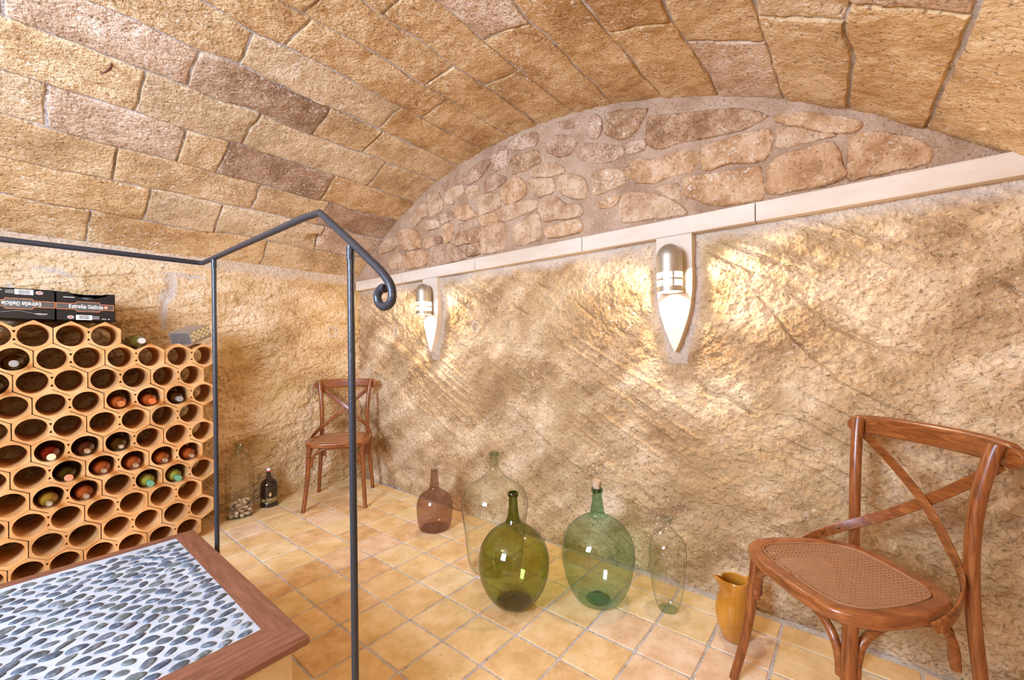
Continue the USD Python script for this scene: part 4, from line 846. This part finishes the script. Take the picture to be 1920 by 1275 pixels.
# ochre glazed jug
jq, jpf = survey([(1086, 27.2), (1096, 26.8), (1107, 27.6), (1124, 33), (1143, 36.3), (1158, 35.8), (1172, 32.5), (1183, 28.3), (1192, 23.8), (1197, 22.2), (1203, 22.6), (1208, 22)], 1377.5, 1210.5, .05)
pr = smooth_prof([(r, max(h, .001)) for r, h in jpf[::-1]], 44); pr[:, 1] = np.maximum.accumulate(pr[:, 1])
jug = thing('ceramic_jug', 'ochre glazed pottery jug with pinched spout and handle', 'jug', jq)
sd = -_r[:2] * .97 + np.array([-.15, -.1]); sa_ = math.atan2(sd[1], sd[0])         # the spout points to the image's left
tt = np.linspace(0, 2*PI, 72, endpoint=False)
def jrow(r, h, k):
    da = (tt - sa_ + PI) % (2*PI) - PI; w = np.exp(-(da / .40) ** 2) * k
    rr = r * (1 + .72 * w) * (1 - .10 * k * np.exp(-((np.abs(da) - .75) / .25) ** 2)); hh = h + .022 * w
    return np.c_[rr * np.cos(tt), rr * np.sin(tt), hh]
hm = pr[-1, 1]; wk = lambda h: np.clip((h - hm * .70) / (hm * .30), 0, 1) ** 1.6
rows = [jrow(.003, .001, 0)] + [jrow(r, h, wk(h)) for r, h in pr] + [jrow(pr[-1, 0] - .003, hm + .0025, 1), jrow(pr[-1, 0] - .006, hm, 1)] + [jrow(max(r - .006, .004), max(h, .012), wk(h)) for r, h in pr[::-1]] + [jrow(.003, .012, 0)]
obj('body', grid_mesh(np.array(rows), closed_v=True, flip=True), JUG, jug, smooth=60)
hd = -np.array([math.cos(sa_), math.sin(sa_)]); rm = pr[-1, 0]
obj('handle', sweep(spline([(*(hd * (rm - .004)), hm - .008), (*(hd * (rm + .030)), hm - .004), (*(hd * (rm + .048)), hm - .045), (*(hd * (rm + .034)), hm - .095), (*(hd * (rm + .008)), hm - .115)], 24), circ(.0075, 10, .011)), JUG, jug, smooth=60)

# ------------------------------------------------------------------ wall sconces
def sconce(label, yc):
    t = thing('wall_sconce', label, 'wall lamp', (2.0, yc, 1.115))
    hw = .0815; z0 = 0.0
    half = [(0, 0), (.022, .047), (.043, .105), (.060, .160), (.072, .215), (.079, .270), (hw, .320), (hw, .545)]
    sp = spline(np.c_[np.array(half[:-1]), np.zeros(7)], 22)[:, :2]
    pl = Polygon(np.vstack([sp, [(hw, .545)], [(-hw, .545)], sp[::-1][:-1] * [-1, 1]]))
    m = extr(pl, .062); m.vertices = np.c_[m.vertices[:, 2], m.vertices[:, 0], m.vertices[:, 1]]; m.fix_normals()
    obj('stone_bracket', m, DRESSED, t, label='pale stone bracket tapering to a point')
    R_ = .0565; cx_ = -.060; zb, zt_ = .277, .497
    n = 72; th = np.linspace(0, 2*PI, n, endpoint=False)
    zs = [zb, .300, .3005, .3265, .327, .336, .3365, .3625, .363, .40, zt_ - R_ * 1.15]
    dome = [(math.cos(a), zt_ - R_*1.15 + R_*1.15*math.sin(a)) for a in np.linspace(0, PI/2, 12)[1:]]
    prof = [(1.0, z) for z in zs] + dome
    P = np.array([[(cx_ + R_ * max(r, .02) * math.cos(a), R_ * max(r, .02) * math.sin(a), z) for a in th] for r, z in prof])
    faces = []
    for i in range(len(prof) - 1):
        slot = i in (2, 6)
        for j in range(n):
            ang = (math.degrees(th[j]) + 360) % 360             # 180 = towards the room
            bar = any(abs((ang - c + 180) % 360 - 180) < 5 for c in (0, 60, 118, 214, 300))
            if slot and not bar and 45 < ang < 315: continue
            a, b, c, d = i*n + j, (i+1)*n + j, (i+1)*n + (j+1) % n, i*n + (j+1) % n
            faces += [[a, d, c], [a, c, b]]
    obj('metal_shade', trimesh.Trimesh(P.reshape(-1, 3), np.array(faces), process=False), STEEL, t, smooth=40)
    obj('shade_rim', xform(lathe([(R_ - .002, zb - .001), (R_ + .0018, zb - .001), (R_ + .0018, zb + .004), (R_, zb + .005)], 48, cap0=False, cap1=False), None, (cx_, 0, 0)), STEEL, t, smooth=40)
    bl = trimesh.creation.icosphere(2, .013); bl.apply_scale([1, 1, 1.6]); obj('bulb', xform(bl, None, (cx_, 0, .348)), BULB, t, smooth=True)
    obj('lamp_holder', xform(lathe([(.011, .371), (.011, .43)], 14), None, (cx_, 0, 0)), WIRE, t, smooth=40)
    obj('fixing_arm', bx(cx_, -.006, .405, .001, .006, .425), WIRE, t)
    return t
s1 = sconce('steel wall sconce on pointed stone bracket, nearer one above the demijohns', .655)
s2 = sconce('steel wall sconce on pointed stone bracket, farther one beside the handrail scroll', 2.415)
# the same lamps on the near wall, behind the camera
for x, lab in ((-.30, 'steel wall sconce on the wall behind the viewer'),):
    r_ = dup(s1, 'wall_sconce', (x, YN + .045, 1.115), -90, lab)

# ------------------------------------------------------------------ rusty hook in the vault
hx, ha = vault_hit(208, 118); har = math.radians(ha); hp = np.array([hx, VY + (VR - .0) * math.sin(har), VZ + (VR - .0) * math.cos(har)])
inw = -np.array([0, math.sin(har), math.cos(har)])
hk = thing('ceiling_hook', 'short rusty iron hook stuck in a vault joint', 'hook', hp)
obj('hook', tube(spline([-inw * .02, inw * .02, inw * .045 + np.array([-.012, 0, 0]), inw * .04 + np.array([-.028, .008, -.02]), inw * .02 + np.array([-.030, .012, -.03])], 24), .0042, 8, np.linspace(1.2, .8, 24)), HOOKM, hk, smooth=60)
